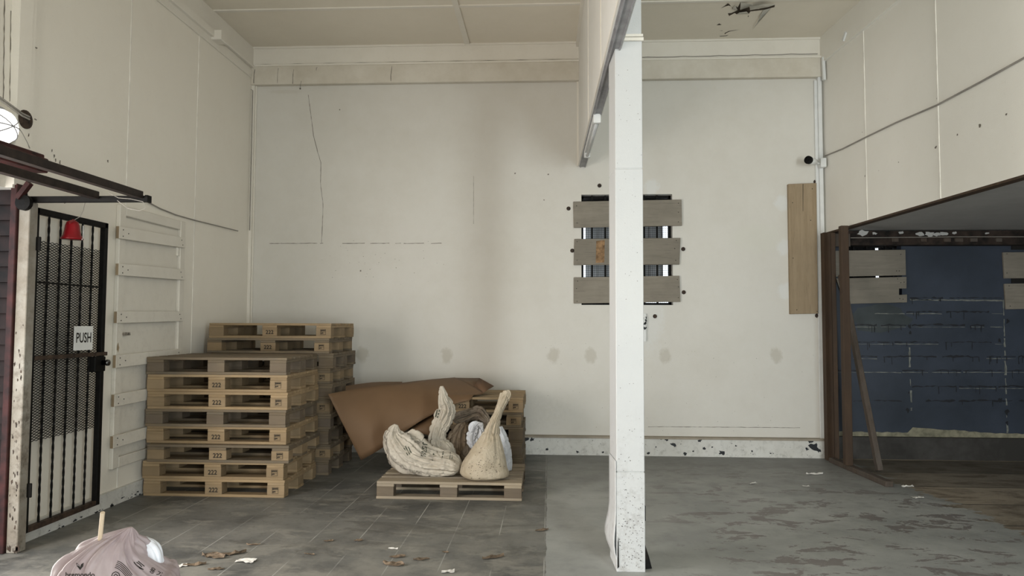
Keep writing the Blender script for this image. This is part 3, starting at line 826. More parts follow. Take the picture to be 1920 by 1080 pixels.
# ------------------------------------------------------------------ timber frame at the alcove mouth
def post(px0, px1, ytop_px, pybase, dep, mat, name, label, lean=0):
    base = at((px0+px1)/2, pybase, Z=0)
    y = 7.28; x0 = at(px0, pybase, Y=y).x; x1 = at(px1, pybase, Y=y).x
    b = MB().box(x0, y, .0, x1, y+dep, e0.z+(e3.z-e0.z)*((YB-y)/(YB-YR))-.02)
    return b.build(name, mat, label=label, cat='post', bevel=.003), base
yj = 7.80
j0 = at(1549, 700, Y=yj).x; j1 = at(1562, 700, Y=yj).x; j2 = at(1572, 700, Y=yj).x
jz = e0.z - .02
b = MB().box(j0, yj, .0, j1, yj+.09, jz); 
jo = b.build('door_post', M_stud, label='dark brown doubled timber post against the white wall corner', cat='post', bevel=.003)
MB().box(j1+.003, yj+.01, .0, j2, yj+.08, jz).build('second_board', M_stud, jo, bevel=.003)
MB().box(j2, yj+.03, bz-.02, at(1578,600,Y=yj).x+.12, yj+.05, jz-.01).build('head_piece', M_brace, jo)
P2, base2 = post(1586, 1600, 430, 868, .07, M_stud, 'stud_post', 'brown timber stud standing on the sill plate before the blue wall')
# sill plate
s0 = at(1560, 862, Z=.025); s1 = at(1668, 908, Z=.025)
MB().beam(s0, s1, .07, .05).build('sill_plate', M_brace, label='dark worn timber sill lying on floor under the stud', cat='plank', bevel=.004)
P2.location.z += .051
P2.scale = (1,1,(P2.dimensions.z-.052)/P2.dimensions.z)
# leaning brace
bf = at(1649, 873, Y=7.12); bt = at(1577, 515, Y=7.70)
bf = Vector((bf.x, bf.y, .035))
MB().beam(bf, bt, .05, .07, up=(0,1,0)).build('leaning_brace', M_brace, label='dark timber brace leaning diagonally behind the brown stud', cat='brace', bevel=.004)

# ------------------------------------------------------------------ left wall: boarded door
xd = XL
def lw(px, py, off=0): return at(px, py, X=XL+off)
yl = lw(210, 640).y; yr = lw(338, 560).y; zt_ = lw(228, 385).z; zb_ = lw(206, 880).z
dr = MB(); fw = .085; th = .035
dr.box(XL, yl, zb_, XL+th, yl+fw, zt_); dr.box(XL, yr-fw, zb_, XL+th, yr, zt_); dr.box(XL, yl+fw, zt_-fw, XL+th-.002, yr-fw, zt_-.001); dr.box(XL, yl+fw, zb_+.001, XL+th-.002, yr-fw, zb_+fw)
do = dr.build('door_1', M_door, kind='structure', bevel=.006)
MB().box(XL, yl+fw+.008, zb_+fw+.008, XL+.012, yr-fw-.008, zt_-fw-.008).build('door_leaf', M_door, do, bevel=.003)
b = MB(); y = yr-fw-.03; z = lw(333, 470).z; b.box(XL+.012, y, z-.05, XL+.03, y+.03, z+.05); b.build('hinge', M_trim, do)
b = MB(); p = lw(232,626,.036); text_on(b, '===', .03, p+Vector((.002,0,0)), (0,1,0), (0,0,1)); b.box(XL+.03, p.y-.005, p.z-.012, XL+.037, p.y+.09, p.z+.012)
b.build('bolt_scar', plain('scarred_metal', (.30,.27,.23), .6, .6, 60), do)
b = MB(); blob(b, lw(221,652,.036), .03, (0,.6,0), (0,0,1.6), (.001,0,0), 9, .5); b.build('bare_wood_scar', M_plank2, do)
G = 'white painted planks nailed across the left wall door'
specs = [((224,424),(224,447),(345,446),(345,465),'topmost white plank nailed across the left wall door'),
         ((223,494),(223,516),(346,505),(346,525),'second white plank from the top across the left wall door'),
         ((220,584),(220,606),(343,584),(343,602),'third white plank from the top across the left wall door, above the small bolt scar'),
         ((218,666),(218,690),(342,654),(342,674),'white plank level with the gate latch on the left wall door'),
         ((215,740),(215,763),None,None,'white plank second from the bottom on the left wall door, running behind pallets'),
         ((213,818),(213,841),None,None,'lowest white plank on the left wall door, running behind pallets')]
ye = lw(346, 515, .06).y
for a1, a2, r1, r2, lab in specs:
    A = at(*a1, X=XL+.062); B = at(*a2, X=XL+.062)
    if r1: zt2 = (CO + ray(*r1)*(ye/ray(*r1).y)).z; zb2 = (CO + ray(*r2)*(ye/ray(*r2).y)).z
    else: zt2, zb2 = A.z+.01, B.z+.01
    C_, D_ = Vector((A.x, ye, zt2)), Vector((A.x, ye, zb2)); B = Vector((A.x, A.y, B.z))
    o = MB().slab([A, C_, D_, B], (-.026, 0, 0)).build('door_plank', M_door, label=lab, cat='plank', group=G, bevel=.002)
    MB().slab([A+Vector((-.024,-.0025,-.001)), A+Vector((-.002,-.0025,-.001)), B+Vector((-.002,-.0025,.001)), B+Vector((-.024,-.0025,.001))], (0,.002,0)).build('bare_end', M_plank2, o)
    o0 = ORG[o.name]
    for fy, fz in ((.05,.25),(.05,.78),(.12,.5),(.93,.3),(.95,.75)):
        y = A.y+(ye-A.y)*fy; zt3 = A.z+(C_.z-A.z)*fy; zb3 = B.z+(D_.z-B.z)*fy
        n = bpy.data.objects.new('nail', NAIL[0]); COL.objects.link(n); n.parent = o
        n.rotation_euler = (0,0,math.pi/2); n.location = Vector((A.x+.0005, y, zt3+(zb3-zt3)*fz))-o0

# cable from the bar to the corner and up
p = [lw(272,376,.02), lw(300,391,.012), lw(330,403,.012), lw(365,413,.012), lw(410,424,.012), lw(446,433,.02)]
MB().tube(p, .006, 6).build('wall_cable', M_cable, label='pair of thin cables clipped across the left wall to the corner', cat='cable')
p = [Vector((XL+.02, 7.94, at(447,432,Y=7.94).z)), Vector((XL+.02, 7.94, at(447,300,Y=7.94).z)), Vector((XL+.02, 7.94, at(447,170,Y=7.94).z)), at(458,160,Y=7.93)]
MB().tube(p, .005, 6).build('wall_cable', M_cable, label='thin cable rising up the left back corner', cat='cable')

# ------------------------------------------------------------------ entrance surround
pf = at(27, 1047, Z=0); yp = 4.34
x0 = at(12, 1000, Y=yp).x; x1 = at(33, 1000, Y=yp).x
ztp = at(50, 378, Y=yp).z
M_postpaint = paint('weathered_post_paint', (.44,.43,.39), (.22,.19,.15), .75, amt=.9, lo=.44, hi=.66, grime=(.8,2.6,(.11,.09,.07),.85))
eo = MB().box(x0, yp, 0, x1, yp+.075, ztp).build('gate_post', M_postpaint, label='weathered white timber post carrying the black gate', cat='post', bevel=.004)
b = MB()
for i in range(40): blob(b, (random.uniform(x0+.01,x1-.01), yp, abs(random.gauss(0,1.0))), random.uniform(.003,.012), (.6,0,0), (0,0,1.8), (0,-.0015,0), 7, .6)
for i in range(6): blob(b, (x0+random.uniform(.01,.1), yp, random.uniform(0,.04)), .014, (.6,0,0), (0,0,1.5), (0,-.0018,0), 7, .6)
b.build('chipped_paint', M_rust, eo)
# maroon edge board, siding
MB().box(x0-.045, yp-.02, 0, x0-.002, yp+.06, at(38,345,Y=yp).z).build('trim_20', M_maroon, kind='structure', bevel=.004)
b = MB(); z = 0.0
while z < 2.26:
    b.hexa([Vector((-4.5,4.39,z)), Vector((x0-.046,4.39,z)), Vector((x0-.046,4.36,z)), Vector((-4.5,4.36,z))],
           [Vector((-4.5,4.39,z+.098)), Vector((x0-.046,4.39,z+.098)), Vector((x0-.046,4.378,z+.098)), Vector((-4.5,4.378,z+.098))]); z += .1
b.build('wall_entrance_siding', M_siding, kind='structure')
MB().box(-4.6, 4.39, 0, XL-.0, 4.42, 2.35).build('wall_entrance', M_maroon, kind='structure')
# maroon cornice above the entrance
cr = MB(); ytop = 4.25
ce_x = at(92, 300, Y=ytop).x; zt1 = at(88, 291, Y=ytop).z; zb1 = at(95, 325, Y=ytop).z
for k, (dx, za, zb3) in enumerate(((0.0, .0, .30), (-.035, .30, .55), (.0, .55, .78), (-.02, .78, 1.0))):
    h = zt1-zb1; cr.box(XL+.0, .6, zb1+h*za, ce_x+dx, ytop-(-dx)*.5, zb1+h*zb3)
co_ = cr.build('cornice', M_maroon, label='dark maroon wooden cornice projecting over the entrance at far left', cat='cornice', bevel=.006)
# flat track rails and cross bar
zr = 2.235
tr = empty('gate_track', (-2.9, 4.38, zr-.03), 'brown steel track of two rails and a cross bar above the black gate', 'track')
hx0 = at(58, 367, Y=4.38).x; hx1 = at(277, 367, Y=4.38).x
MB().box(hx0, 4.36, zr-.02, hx1, 4.40, zr+.018).build('cross_bar', M_black, tr, bevel=.003)
MB().box(hx1-.004, 4.355, zr-.023, hx1+.012, 4.405, zr+.021).build('end_bracket', M_black, tr)
MB().box(-2.635, .8, zr+.0, -2.585, 4.36, zr+.045).build('rail', M_brownsteel, tr, bevel=.003)
MB().box(-2.93, .8, zr-.002, -2.875, 4.36, zr+.045).build('rail', M_brownsteel, tr, bevel=.003)
MB().lathe((hx0, 4.338, zr-.03), [(.05,0),(.05,.03),(.02,.034)], 16, (0,-1,0)).build('roller', M_black, tr)
MB().tube([at(55,385,Y=4.33), at(50,368,Y=4.33), at(48,352,Y=4.33), at(58,345,Y=4.33)], .007, 8).build('hook', M_black, tr)
MB().beam(at(34,372,Y=4.31), at(56,343,Y=4.31), .03, .035, up=(0,1,0)).build('strut', M_maroon, tr)
MB().beam(Vector((XL, 4.38, zr)), Vector((hx0, 4.38, zr)), .03, .03).build('wall_stub', M_black, tr)
# loose wires on the track
MB().tube([at(x,y,Y=4.33) for x,y in ((203,361),(222,371),(245,373),(268,378),(274,390),(262,395),(240,391),(220,376))], .002, 5).build('loose_wire', M_cable, label='thin loose wire looped round the end of the cross bar', cat='wire')

# ------------------------------------------------------------------ gate
XG = -3.34
def gp(px, py): return at(px, py, X=XG)
gy0 = gp(50, 700).y; gy1 = gp(190, 700).y; gz0 = gp(50, 998).z; gz1 = gp(62, 388).z
gt = empty('security_gate', (XG, gy0, gz0), 'tall black steel security gate with expanded mesh standing open against the left wall', 'gate')
t = .04
fr = MB(); fr.box(XG-.02, gy0, gz0, XG+.02, gy0+t, gz1); fr.box(XG-.02, gy1-t, gz0, XG+.02, gy1, gz1); fr.box(XG-.02, gy0, gz1-t, XG+.02, gy1, gz1)
fr.build('frame', M_black, gt, bevel=.003)
MB().box(XG-.02, gy0+t, gz0, XG+.02, gy1-t, gz0+.035).build('bottom_rail', M_rust, gt, bevel=.003)
zm = gp(120, 668).z
MB().box(XG-.012, gy0+t, zm-.014, XG+.024, gy1+.03, zm+.014).build('middle_rail', M_rust, gt, bevel=.002)
z2 = gp(120, 533).z
MB().box(XG-.006, gy0+t, z2-.006, XG+.006, gy1-t, z2+.006).build('thin_rail', M_black, gt)
nb = 5
def twist(y, z0, z1):
    b = MB(); n = int((z1-z0)/.02); s = .0062; rows = []
    for i in range(n+1):
        z = z0+(z1-z0)*i/n; a = i*.5
        rows.append([(XG+s*1.3*math.cos(a+k*math.pi/2), y+s*1.3*math.sin(a+k*math.pi/2), z) for k in range(4)])
    return b.grid(rows, close=True)
for i in range(nb):
    y = gy0+t+(gy1-gy0-2*t)*(i+1)/(nb+1); twist(y, gz0+.03, gz1-t).build('bar', M_black, gt)
# expanded mesh behind the bars
mz1 = gp(100, 455).z; mz0 = gp(100, 820).z; yA = gy0+t; yBn = gy1-t
b = MB(); pw = .042; ph = .0185; xm = XG-.012; r_ = .0016; z = mz0; row = 0
def strand(pts):
    n = len(pts); a = len(b.v)
    for (x,y,z) in pts:
        b.v += [Vector((x+.002,y,z-r_)), Vector((x+.002,y,z+r_)), Vector((x-.002,y,z+r_)), Vector((x-.002,y,z-r_))]
    for i in range(n-1):
        for k in range(4): b.f.append([a+i*4+k, a+i*4+(k+1)%4, a+(i+1)*4+(k+1)%4, a+(i+1)*4+k])
while z < mz1:
    n = int((yBn-yA)/(pw/2)); pts = []
    for i in range(n+1):
        up_ = ((i+row) % 2)*ph/2*.92
        pts.append((xm, yA+i*pw/2, z+up_))
    strand(pts); z += ph/2; row += 1
b.build('expanded_mesh', M_black, gt)
# hinges, lock
for py in (455, 918):
    z = gp(50, py).z; h = MB().box(x1-.03, yp+.077, z-.045, XG+.05, gy0+.01, z+.045)
    h.build('hinge', M_black, gt, bevel=.004)
zl_ = gp(177, 683).z
lkb = MB().box(XG-.025, gy1-.13, zl_-.055, XG+.035, gy1-.005, zl_+.055).build('lock_box', M_black, gt, bevel=.005)
MB().lathe((XG+.035, gy1-.045, zl_+.01), [(.018,0),(.018,.03),(.024,.035),(.022,.05),(.01,.054)], 16, (1,0,0)).build('knob', plain('dark_chrome', (.12,.12,.12), .2, .1, 5, metal=1), lkb, smooth=True)
# PUSH sign
A = at(140, 613, X=XG+.03); B2 = at(173, 655, X=XG+.03)
cyy = (A.y+B2.y)/2; czz = (at(140,613,X=XG+.03).z+at(140,656,X=XG+.03).z)/2
hw = (B2.y-A.y)/2; hh = .085
sg = MB().box(XG+.026, cyy-hw, czz-hh, XG+.031, cyy+hw, czz+hh).build('push_sign', M_white, label='small white PUSH sign fixed to the black gate above the latch', cat='sign')
b = MB(); text_on(b, 'PUSH', .098, (XG+.0318, cyy, czz), (0,1,0), (0,0,1), 1.0, .72); b.build('lettering', M_ink, sg)

# red bell hanging by a wire
bx, by_ = XG+.085, gp(134, 430).y
bc = at(135, 449, X=bx); bz_ = bc.z
rb = empty('red_bell', (bx, bc.y, bz_), 'red plastic bell hanging by a wire in front of the black gate', 'bell')
MB().lathe((bx, bc.y, bz_), [(.068,0),(.070,.004),(.066,.012),(.055,.03),(.048,.06),(.044,.095),(.036,.118),(.018,.13),(.004,.133)], 28).build('bell_body', M_red, rb, smooth=True)
MB().slab([Vector((bx+.02,bc.y-.035,bz_+.115)), Vector((bx+.02,bc.y-.068,bz_+.10)), Vector((bx+.02,bc.y-.03,bz_+.135)), Vector((bx+.02,bc.y+.0,bz_+.128))], (.006,0,0)).build('ribbon', M_red, rb)
hang = [Vector((bx, bc.y, bz_+.13)), at(143+14, 410, X=bx), at(156, 395, X=bx), at(151, 382, X=bx), Vector((bx-.0, 4.40, zr-.02))]
MB().tube([(bx, bc.y, bz_+.128), (bx+.03, bc.y+.03, bz_+.16), (bx+.04, bc.y+.05, bz_+.21), (bx+.07, bc.y+.02, bz_+.26), (bx+.1, 4.6, bz_+.30), (bx+.12, 4.40, zr-.0225)], .0022, 6).build('wire', M_cable, rb)
MB().tube([(bx+.045, bc.y+.045, bz_+.10), (bx+.052, bc.y+.035, bz_+.06), (bx+.064, bc.y+.02, bz_+.012), (bx+.07, bc.y+.0, bz_+.0)], .0028, 6).build('cord', M_white, rb)

# lamp and cable rose on the wall strip
lx = -3.40; lc = at(-6, 237, X=lx)
lm = empty('bulkhead_lamp', (lx, lc.y, lc.z-.12), 'bright bulkhead lamp on the left wall above the maroon cornice', 'lamp')
MB().lathe((lx, lc.y, lc.z), [(.125,0),(.125,.02),(.11,.03)], 28, (1,0,0)).build('base', M_greymetal, lm)
MB().lathe((lx+.022, lc.y, lc.z), [(.105,0),(.105,.02),(.09,.05),(.06,.072),(.02,.082)], 28, (1,0,0)).build('glass', M_lamp, lm, smooth=True)
b = MB()
for a in (0, .6, -.6):
    b.tube([(lx+.02, lc.y+.118*math.cos(math.pi/2+a+s), lc.z+.118*math.sin(math.pi/2+a+s)) if False else (lx+.02+.085*math.sin(s), lc.y+.118*math.cos(s)*math.cos(a), lc.z+.118*math.cos(s)*math.sin(a)) for s in [math.pi*k/12 for k in range(13)]], .004, 6)
b.build('wire_guard', M_greymetal, lm)
rc = at(47, 224, X=lx)
ro = MB().lathe((lx-.01, rc.y, rc.z), [(.062,0),(.06,.018),(.04,.026),(.03,.024),(.018,.03)], 20, (1,0,0)).build('cable_rose', M_rust, label='old round cable rose on the left wall beside the lamp', cat='cable rose')
for dz_ in (.0, .016):
    MB().tube([(lx+.03, rc.y, rc.z+dz_), (lx+.028, rc.y-.06, rc.z+.005+dz_), (lx+.03, rc.y-.13, rc.z+.02+dz_), (lx+.03, lc.y+.0, lc.z+.155+dz_), (lx+.03, lc.y-.2, lc.z+.2+dz_)], .006, 6).build('cable', M_cable, ro)
MB().tube([at(x,y,X=lx) for x,y in ((30,232),(42,250),(50,265),(56,278))], .003, 5).build('cable', M_cable, ro)
b = MB(); ribbon(b, [at(x,y,X=-3.41) for x,y in ((50,0),(49,60),(48,130),(46,200))], .006, (.0015,0,0), .5)
ribbon(b, [at(x,y,X=-3.41) for x,y in ((8,0),(6,190))], .008, (.0015,0,0), .5)
ribbon(b, [at(x,y,X=-3.41) for x,y in ((20,20),(18,190))], .006, (.0015,0,0), .5)
for x, y in ((68,90),(46,135),(49,66),(66,224)): blob(b, at(x,y,X=-3.41), .012, (0,1.2,0), (0,0,.6), (.002,0,0), 7, .6)
b.build('crack', M_markline, bpy.data.objects['trim_1'])
b = MB()
for x, y in ((97,282),(101,292),(104,300),(112,304),(202,302)): blob(b, at(x,y,X=XL), .011, (0,.8,0), (0,0,1.2), (.002,0,0), 7, .6)
b.build('scuff', M_markline, bpy.data.objects['wall_left'])

# ------------------------------------------------------------------ pallets
def jb_box(x0,y0,z0,x1,y1,z1): return MB().box(x0,y0,z0,x1,y1,z1)
def make_pallet(mats, stamps, flip=False):
    """1.2 x 0.8 m pallet, long side facing -Y, base centre at the origin"""
    mt, mb_ = mats
    r = bpy.data.objects.new('pallet', None); COL.objects.link(r); ORG[r.name] = Vector((0,0,0))
    def part(name, x0,y0,z0,x1,y1,z1, m): 
        j = lambda: random.uniform(-.0025,.0025)
        return jb_box(x0+j(),y0+j(),z0,x1+j(),y1+j(),z1).build(name, m, r, bevel=.0025)
    ys = [(-.4,-.255),(-.2125,-.1125),(-.0725,.0725),(.1125,.2125),(.255,.4)]
    blocks = {}
    for a, b_ in ys: part('deck_board', -.6,a,.122,.6,b_,.144, mt)
    for a, b_ in ((-.6,-.455),(-.0725,.0725),(.455,.6)): part('stringer_board', a,-.4,.1,b_,.4,.122, mt)
    for a, b_ in ((-.6,-.455),(-.0725,.0725),(.455,.6)):
        for c, d in ((-.4,-.3),(-.0725,.0725),(.3,.4)): blocks[(a, c)] = part('block', a,c,.022,b_,d,.1, mb_)
    for c, d in ((-.4,-.3),(-.0725,.0725),(.3,.4)): part('bottom_board', -.6,c,0,.6,d,.022, mt)
    if stamps:
        b = MB(); text_on(b, '222', .052, (0.002,-.4042,.056), (1,0,0), (0,0,1), 1.0, 1.0)
        vs = list(b.v); 
        b.build('number_stamp', M_ink, blocks[(-.0725, -.4)])
        b = MB(); c = Vector((.525,-.4042,.061)); s = .026; w = .0022
        for x0,z0,x1,z1 in ((-s,-s,s,-s+w),(-s,s-w,s,s),(-s,-s,-s+w,s),(s-w,-s,s,s),(-s*.9,-.002,s*.9,.0),(-s*.85,.006,-s*.5,.02),(-s*.4,.008,-s*.15,.02),(-s*.05,.008,s*.2,.02),(s*.3,.008,s*.5,.02),(s*.6,.008,s*.8,.02),(-s*.8,-.018,-s*.5,-.006),(-s*.4,-.014,s*.1,-.006)):
            b.add([c+Vector((x0,0,z0)), c+Vector((x1,0,z0)), c+Vector((x1,0,z1)), c+Vector((x0,0,z1))], [(0,1,2,3)])
        b.build('square_stamp', M_ink, blocks[(.455, -.4)])
    return r
new_p = make_pallet((M_pine, M_block), True)
old_p = make_pallet((M_oldpine, M_oldblock), False)
mid_p = make_pallet((M_oldpine, M_block), True)
bag_p = make_pallet((M_bagpine, M_oldblock), False)
used = set()
def put_pallet(proto, x, y, k, label, group, rz=0):
    if proto.name in used: o = copy_tree(proto)
    else: o = proto; used.add(proto.name)
    o.location = (x, y, k*.1442); o.rotation_euler = (0, 0, R(rz)); tag(o, label, 'pallet', group)
    return o
ordn = ['bottom','second','third','fourth','fifth','sixth','seventh','eighth','ninth','top']
fx0 = at(269, 800, Y=5.83).x + .612
fs = [(new_p,0,0,0),(new_p,-.012,0,.2),(mid_p,.04,-.03,.3),(new_p,.004,.02,-.3),(old_p,-.0,.0,.2),(new_p,.012,.0,0),(new_p,.0,.01,.2),(old_p,-.005,.005,.3)]
for k, (p, dx, dy, rz) in enumerate(fs):
    o = 'topmost, weathered' if k == 7 else ordn[k]+' from the floor' if k else 'bottom'
    what = {new_p:'pale pine pallet stamped 222', mid_p:'greyer pallet stamped 222', old_p:'weathered unstamped pallet'}[p]
    lab = ('topmost weathered pallet of the front stack by the left wall' if k == 7 else
           'bottom pallet of the front left stack, on the floor' if k == 0 else f'{what}, {ordn[k]} from the floor in the front left stack')
    put_pallet(p, fx0+dx, 5.83+.4+dy, k, lab, 'front left pallet stack', rz)
bx0 = at(620, 640, Y=6.72).x - .6
bs_ = [(0,0),(.01,0),(-.01,.01),(.012,0),(.0,.01),(.02,0),(.0,.0),(.022,.01),(-.015,0),(0.0,0)]
for k, (dx, dy) in enumerate(bs_):
    p = (old_p, mid_p, old_p, old_p, mid_p, old_p, mid_p, old_p, mid_p, new_p)[k]
    lab = ('topmost pale pallet of the taller rear left stack' if k == 9 else 'bottom pallet of the taller rear left stack' if k == 0 else
           f'{"greyer pallet" if p is mid_p else "weathered pallet"}, {ordn[k]} from the floor in the taller rear left stack')
    put_pallet(p, bx0+dx, 6.72+.4+dy, k, lab, 'rear left pallet stack', random.uniform(-.3,.3))
tx0 = at(981, 745, Y=6.98).x - .6
for k, p in enumerate((old_p, old_p, old_p, mid_p, new_p)):
    lab = ('topmost pale pallet of the stack under the brown board' if k == 4 else 'bottom pallet of the stack behind the sacks' if k == 0 else f'{"weathered" if p is old_p else "greyer stamped"} pallet, {ordn[k]} from the floor behind the sacks')
    put_pallet(p, tx0+(0,-.008,.0,-.02,0)[k], 6.98+.4, k, lab, 'pallet stack behind the sacks', random.uniform(-.3,.3))
gx = (at(705, 915, Y=5.86).x + at(979, 915, Y=5.86).x)/2
put_pallet(bag_p, gx, 5.86+.4, 0, 'single stained pallet on the floor carrying the sacks', 'single pallet')

# ------------------------------------------------------------------ brown boards
def catmull(pts, n):
    out = []; m = len(pts)
    for i in range(n+1):
        t = i/n*(m-1); k = min(int(t), m-2); u = t-k
        p0 = pts[max(k-1,0)]; p1 = pts[k]; p2 = pts[k+1]; p3 = pts[min(k+2,m-1)]
        out.append(0.5*((2*p1)+(-p0+p2)*u+(2*p0-5*p1+4*p2-p3)*u*u+(-p0+3*p1-3*p2+p3)*u**3))
    return out
top = catmull([at(615,739,Y=6.38), at(680,727,Y=6.7), at(745,719,Y=7.0), at(805,712,Y=7.3), at(853,708,Y=7.55)], 30)
bot = catmull([at(677,863,Y=6.60), at(715,841,Y=6.60), at(754,812,Y=6.70), at(800,783,Y=6.78), at(852,758,Y=6.90), at(888,748,Y=7.0), at(907,737,Y=7.12)], 30)
rows = []
for j in range(13):
    s = j/12; bul = math.sin(s*math.pi)*.02
    rows.append([a.lerp(c, s) + Vector((0,-bul,bul*.6)) for a, c in zip(top, bot)])
for row in rows:
    for p in row:
        if p.x > tx0-.63 and p.y > 6.955 and p.z < .742:
            if .742-p.z < p.y-6.955: p.z = .742
            else: p.y = 6.955
cb_ = empty('brown_board_sheet', (rows[12][0].x, rows[12][0].y, rows[12][0].z), 'large brown fibreboard sheet slumped over the rear pallets with one corner pointing down', 'board sheet')
MB().grid(rows).build('sheet', M_card, cb_, smooth=True, solid=.004)
a0, a1 = at(853,708,Y=7.55), at(898,709,Y=7.5); a2, a3 = at(880,733,Y=7.2), at(888,729,Y=7.2)
r0 = [a0, a0.lerp(a1,.5), a1]; r1 = [at(885,726,Y=7.3), at(886,726,Y=7.31), at(887,726.5,Y=7.32)]
MB().grid([[at(853,708.5,Y=7.56), at(876,709,Y=7.55), at(899,709,Y=7.5)], [at(870,717,Y=7.38), at(882,718,Y=7.36), at(893,718,Y=7.34)], [at(907,736,Y=7.14), at(897,732,Y=7.2), at(887,726.5,Y=7.28)]]).build('sheet_corner', M_card, cb_, smooth=True, solid=.004)
ed0 = [at(899,709,Y=7.5), at(893,718,Y=7.34), at(886,726.5,Y=7.26)]
cr0 = [at(903,711,Y=7.42), at(903,722,Y=7.28), at(899,732,Y=7.2)]
ed1 = [at(926,724,Y=7.3), at(914,731,Y=7.22), at(906,737,Y=7.13)]
MB().grid([ed0, cr0, ed1]).build('curled_corner', M_card_in, cb_, smooth=True, solid=.004)
t2 = catmull([at(648,724,Y=6.95), at(700,717,Y=7.25), at(754,716,Y=7.5)], 10); t3 = catmull([at(648,733,Y=6.8), at(700,726,Y=7.1), at(754,722,Y=7.4)], 10)
MB().grid([t2, t3]).build('rear_fold', M_card, cb_, solid=.004)
s1 = [at(766,806,Y=6.80), at(792,790,Y=6.83), at(818,770,Y=6.88)]; s2 = [at(767,808,Y=6.79), at(788,812,Y=6.77), at(812,818,Y=6.75)]; s3 = [at(767,808,Y=6.79), at(790,803,Y=6.78), at(815,795,Y=6.78)]
MB().grid([s1, s3, s2]).build('lower_fold', M_card, cb_, smooth=True, solid=.004)

# ------------------------------------------------------------------ sacks
def sack(name, st, mat, label=None, n=110, m=110, floor=.147, parent=None, folds=(9, 14, 23), seed=0, depth=None, cat='sack', group=None, kind=None, upright=False):
    """st: (point, half width across, half depth, fold amount); built ring by ring along a smooth spine"""
    P = catmull([Vector(s[0]) for s in st], m); A = [Vector((s[1], s[2], s[3])) for s in st]; A = catmull(A, m)
    rows = []; dY = Vector((0,1,0))
    for i in range(m+1):
        d = (P[min(i+1,m)]-P[max(i-1,0)]).normalized()
        u = d.cross(dY)
        if u.length < .1: u = Vector((1,0,0))
        u.normalize(); v = u.cross(d).normalized(); t = i/m
        if upright: u = Vector((1,0,0)); v = dY
        row = []
        for k in range(n):
            a = 2*math.pi*k/n
            q1 = Vector((math.cos(a)*folds[0]*.33+seed*3.1, math.sin(a)*folds[0]*.33, t*1.1+seed+.5*math.sin(a))); q2 = Vector((q1.x*2.2+5, q1.y*2.2+3, q1.z*1.6))
            w = .62*min(1, abs(noise.noise(q1))*2.6) + .38*min(1, abs(noise.noise(q2))*2.6)
            w = 1 - A[i].z * (.95 - 1.1*w)
            ca, sa = math.cos(a), math.sin(a)
            p = P[i] + u*ca*max(A[i].x,.002)*w + v*sa*max(A[i].y,.002)*w
            nz = noise.noise_vector(p*8 + Vector((seed*9,0,0)))*.010*min(1, A[i].x*12) + noise.noise_vector(p*26 + Vector((0,seed*5,0)))*.0022*min(1, A[i].x*12)
            cr = abs(noise.noise(p*15+Vector((seed,0,0))))
            p += nz; p -= (u*ca+v*sa)*(.014*max(0,.17-cr)/.17)*min(1, A[i].z*3)*min(1, A[i].x*12)
            if p.z < floor: p.z = floor + (p.z-floor)*.02
            row.append(p)
        rows.append(row)
    b = MB().grid(rows, close=True)
    for r, pt in ((0, P[0]), (m, P[m])):
        c = len(b.v); b.v.append(Vector((pt.x, pt.y, max(pt.z, floor)))); 
        for k in range(n): b.f.append([r*n+k, r*n+(k+1) % n, c])
    o = b.build(name, mat, parent, smooth=True, label=label, cat=cat if label else None, group=group)
    return o, b
def stamp(b_target, items, name, mat, parent, off=.003):
    """ink laid onto the cloth: shapes given as seen on the sack are dropped onto its surface"""
    bv = BVHTree.FromPolygons([tuple(v) for v in b_target.v], b_target.f)
    if name in ('printed_letters', 'printing') and len(items) > 1:
        for k in items: stamp(b_target, [k], name, mat, parent, off)
        return
    out = MB()
    for (body, size, px, py, rot, sx) in items:
        vs, fs = (text_tris(body, size) if isinstance(body, str) else body)
        pts = []; ok = []
        for x, y in vs:
            x *= sx; X = x*math.cos(rot)-y*math.sin(rot); Yv = x*math.sin(rot)+y*math.cos(rot)
            d = ray(px+X, py-Yv).normalized(); hit = bv.ray_cast(CO, d)
            ok.append(hit[0] is not None); pts.append(hit[0] - d*off if hit[0] else CO+d*5)
        fs = [f for f in fs if all(ok[i] for i in f)]
        out.add(pts, fs)
    return out.build(name, mat, parent)
def strokes(lines, w):
    vs, fs = [], []
    for l in lines:
        for i in range(len(l)-1):
            (x0,y0),(x1,y1) = l[i], l[i+1]; k = max(1, int(math.hypot(x1-x0,y1-y0)/3))
            dx, dy = x1-x0, y1-y0; L = math.hypot(dx,dy) or 1; nx, ny = -dy/L*w/2, dx/L*w/2
            for j in range(k):
                a0, b0 = x0+dx*j/k, y0+dy*j/k; a1, b1 = x0+dx*(j+1)/k, y0+dy*(j+1)/k; q = len(vs)
                vs += [(a0+nx,b0+ny),(a0-nx,b0-ny),(a1-nx,b1-ny),(a1+nx,b1+ny)]; fs.append([q,q+1,q+2,q+3])
    return vs, fs
GS = 'sacks heaped on the single pallet'
Y1 = 6.12
s1o, s1b = sack('sack', [(at(866,878,Y=Y1), .02,.03,.1), (at(856,874,Y=Y1), .075,.12,.15), (at(838,869,Y=Y1), .112,.14,.25), (at(815,867,Y=Y1), .128,.145,.4), (at(793,864,Y=Y1-.01), .150,.14,.5),
     (at(772,856,Y=Y1-.02), .185,.12,.6), (at(755,840,Y=Y1-.02), .185,.09,.65), (at(742,822,Y=Y1), .135,.065,.7), (at(740,807,Y=Y1), .070,.04,.6), (at(743,796,Y=Y1), .018,.014,.3)],
     M_sack, 'slumped cream sack printed with green letters, at the left front of the pallet', seed=1, group=GS, folds=(9,12,19))
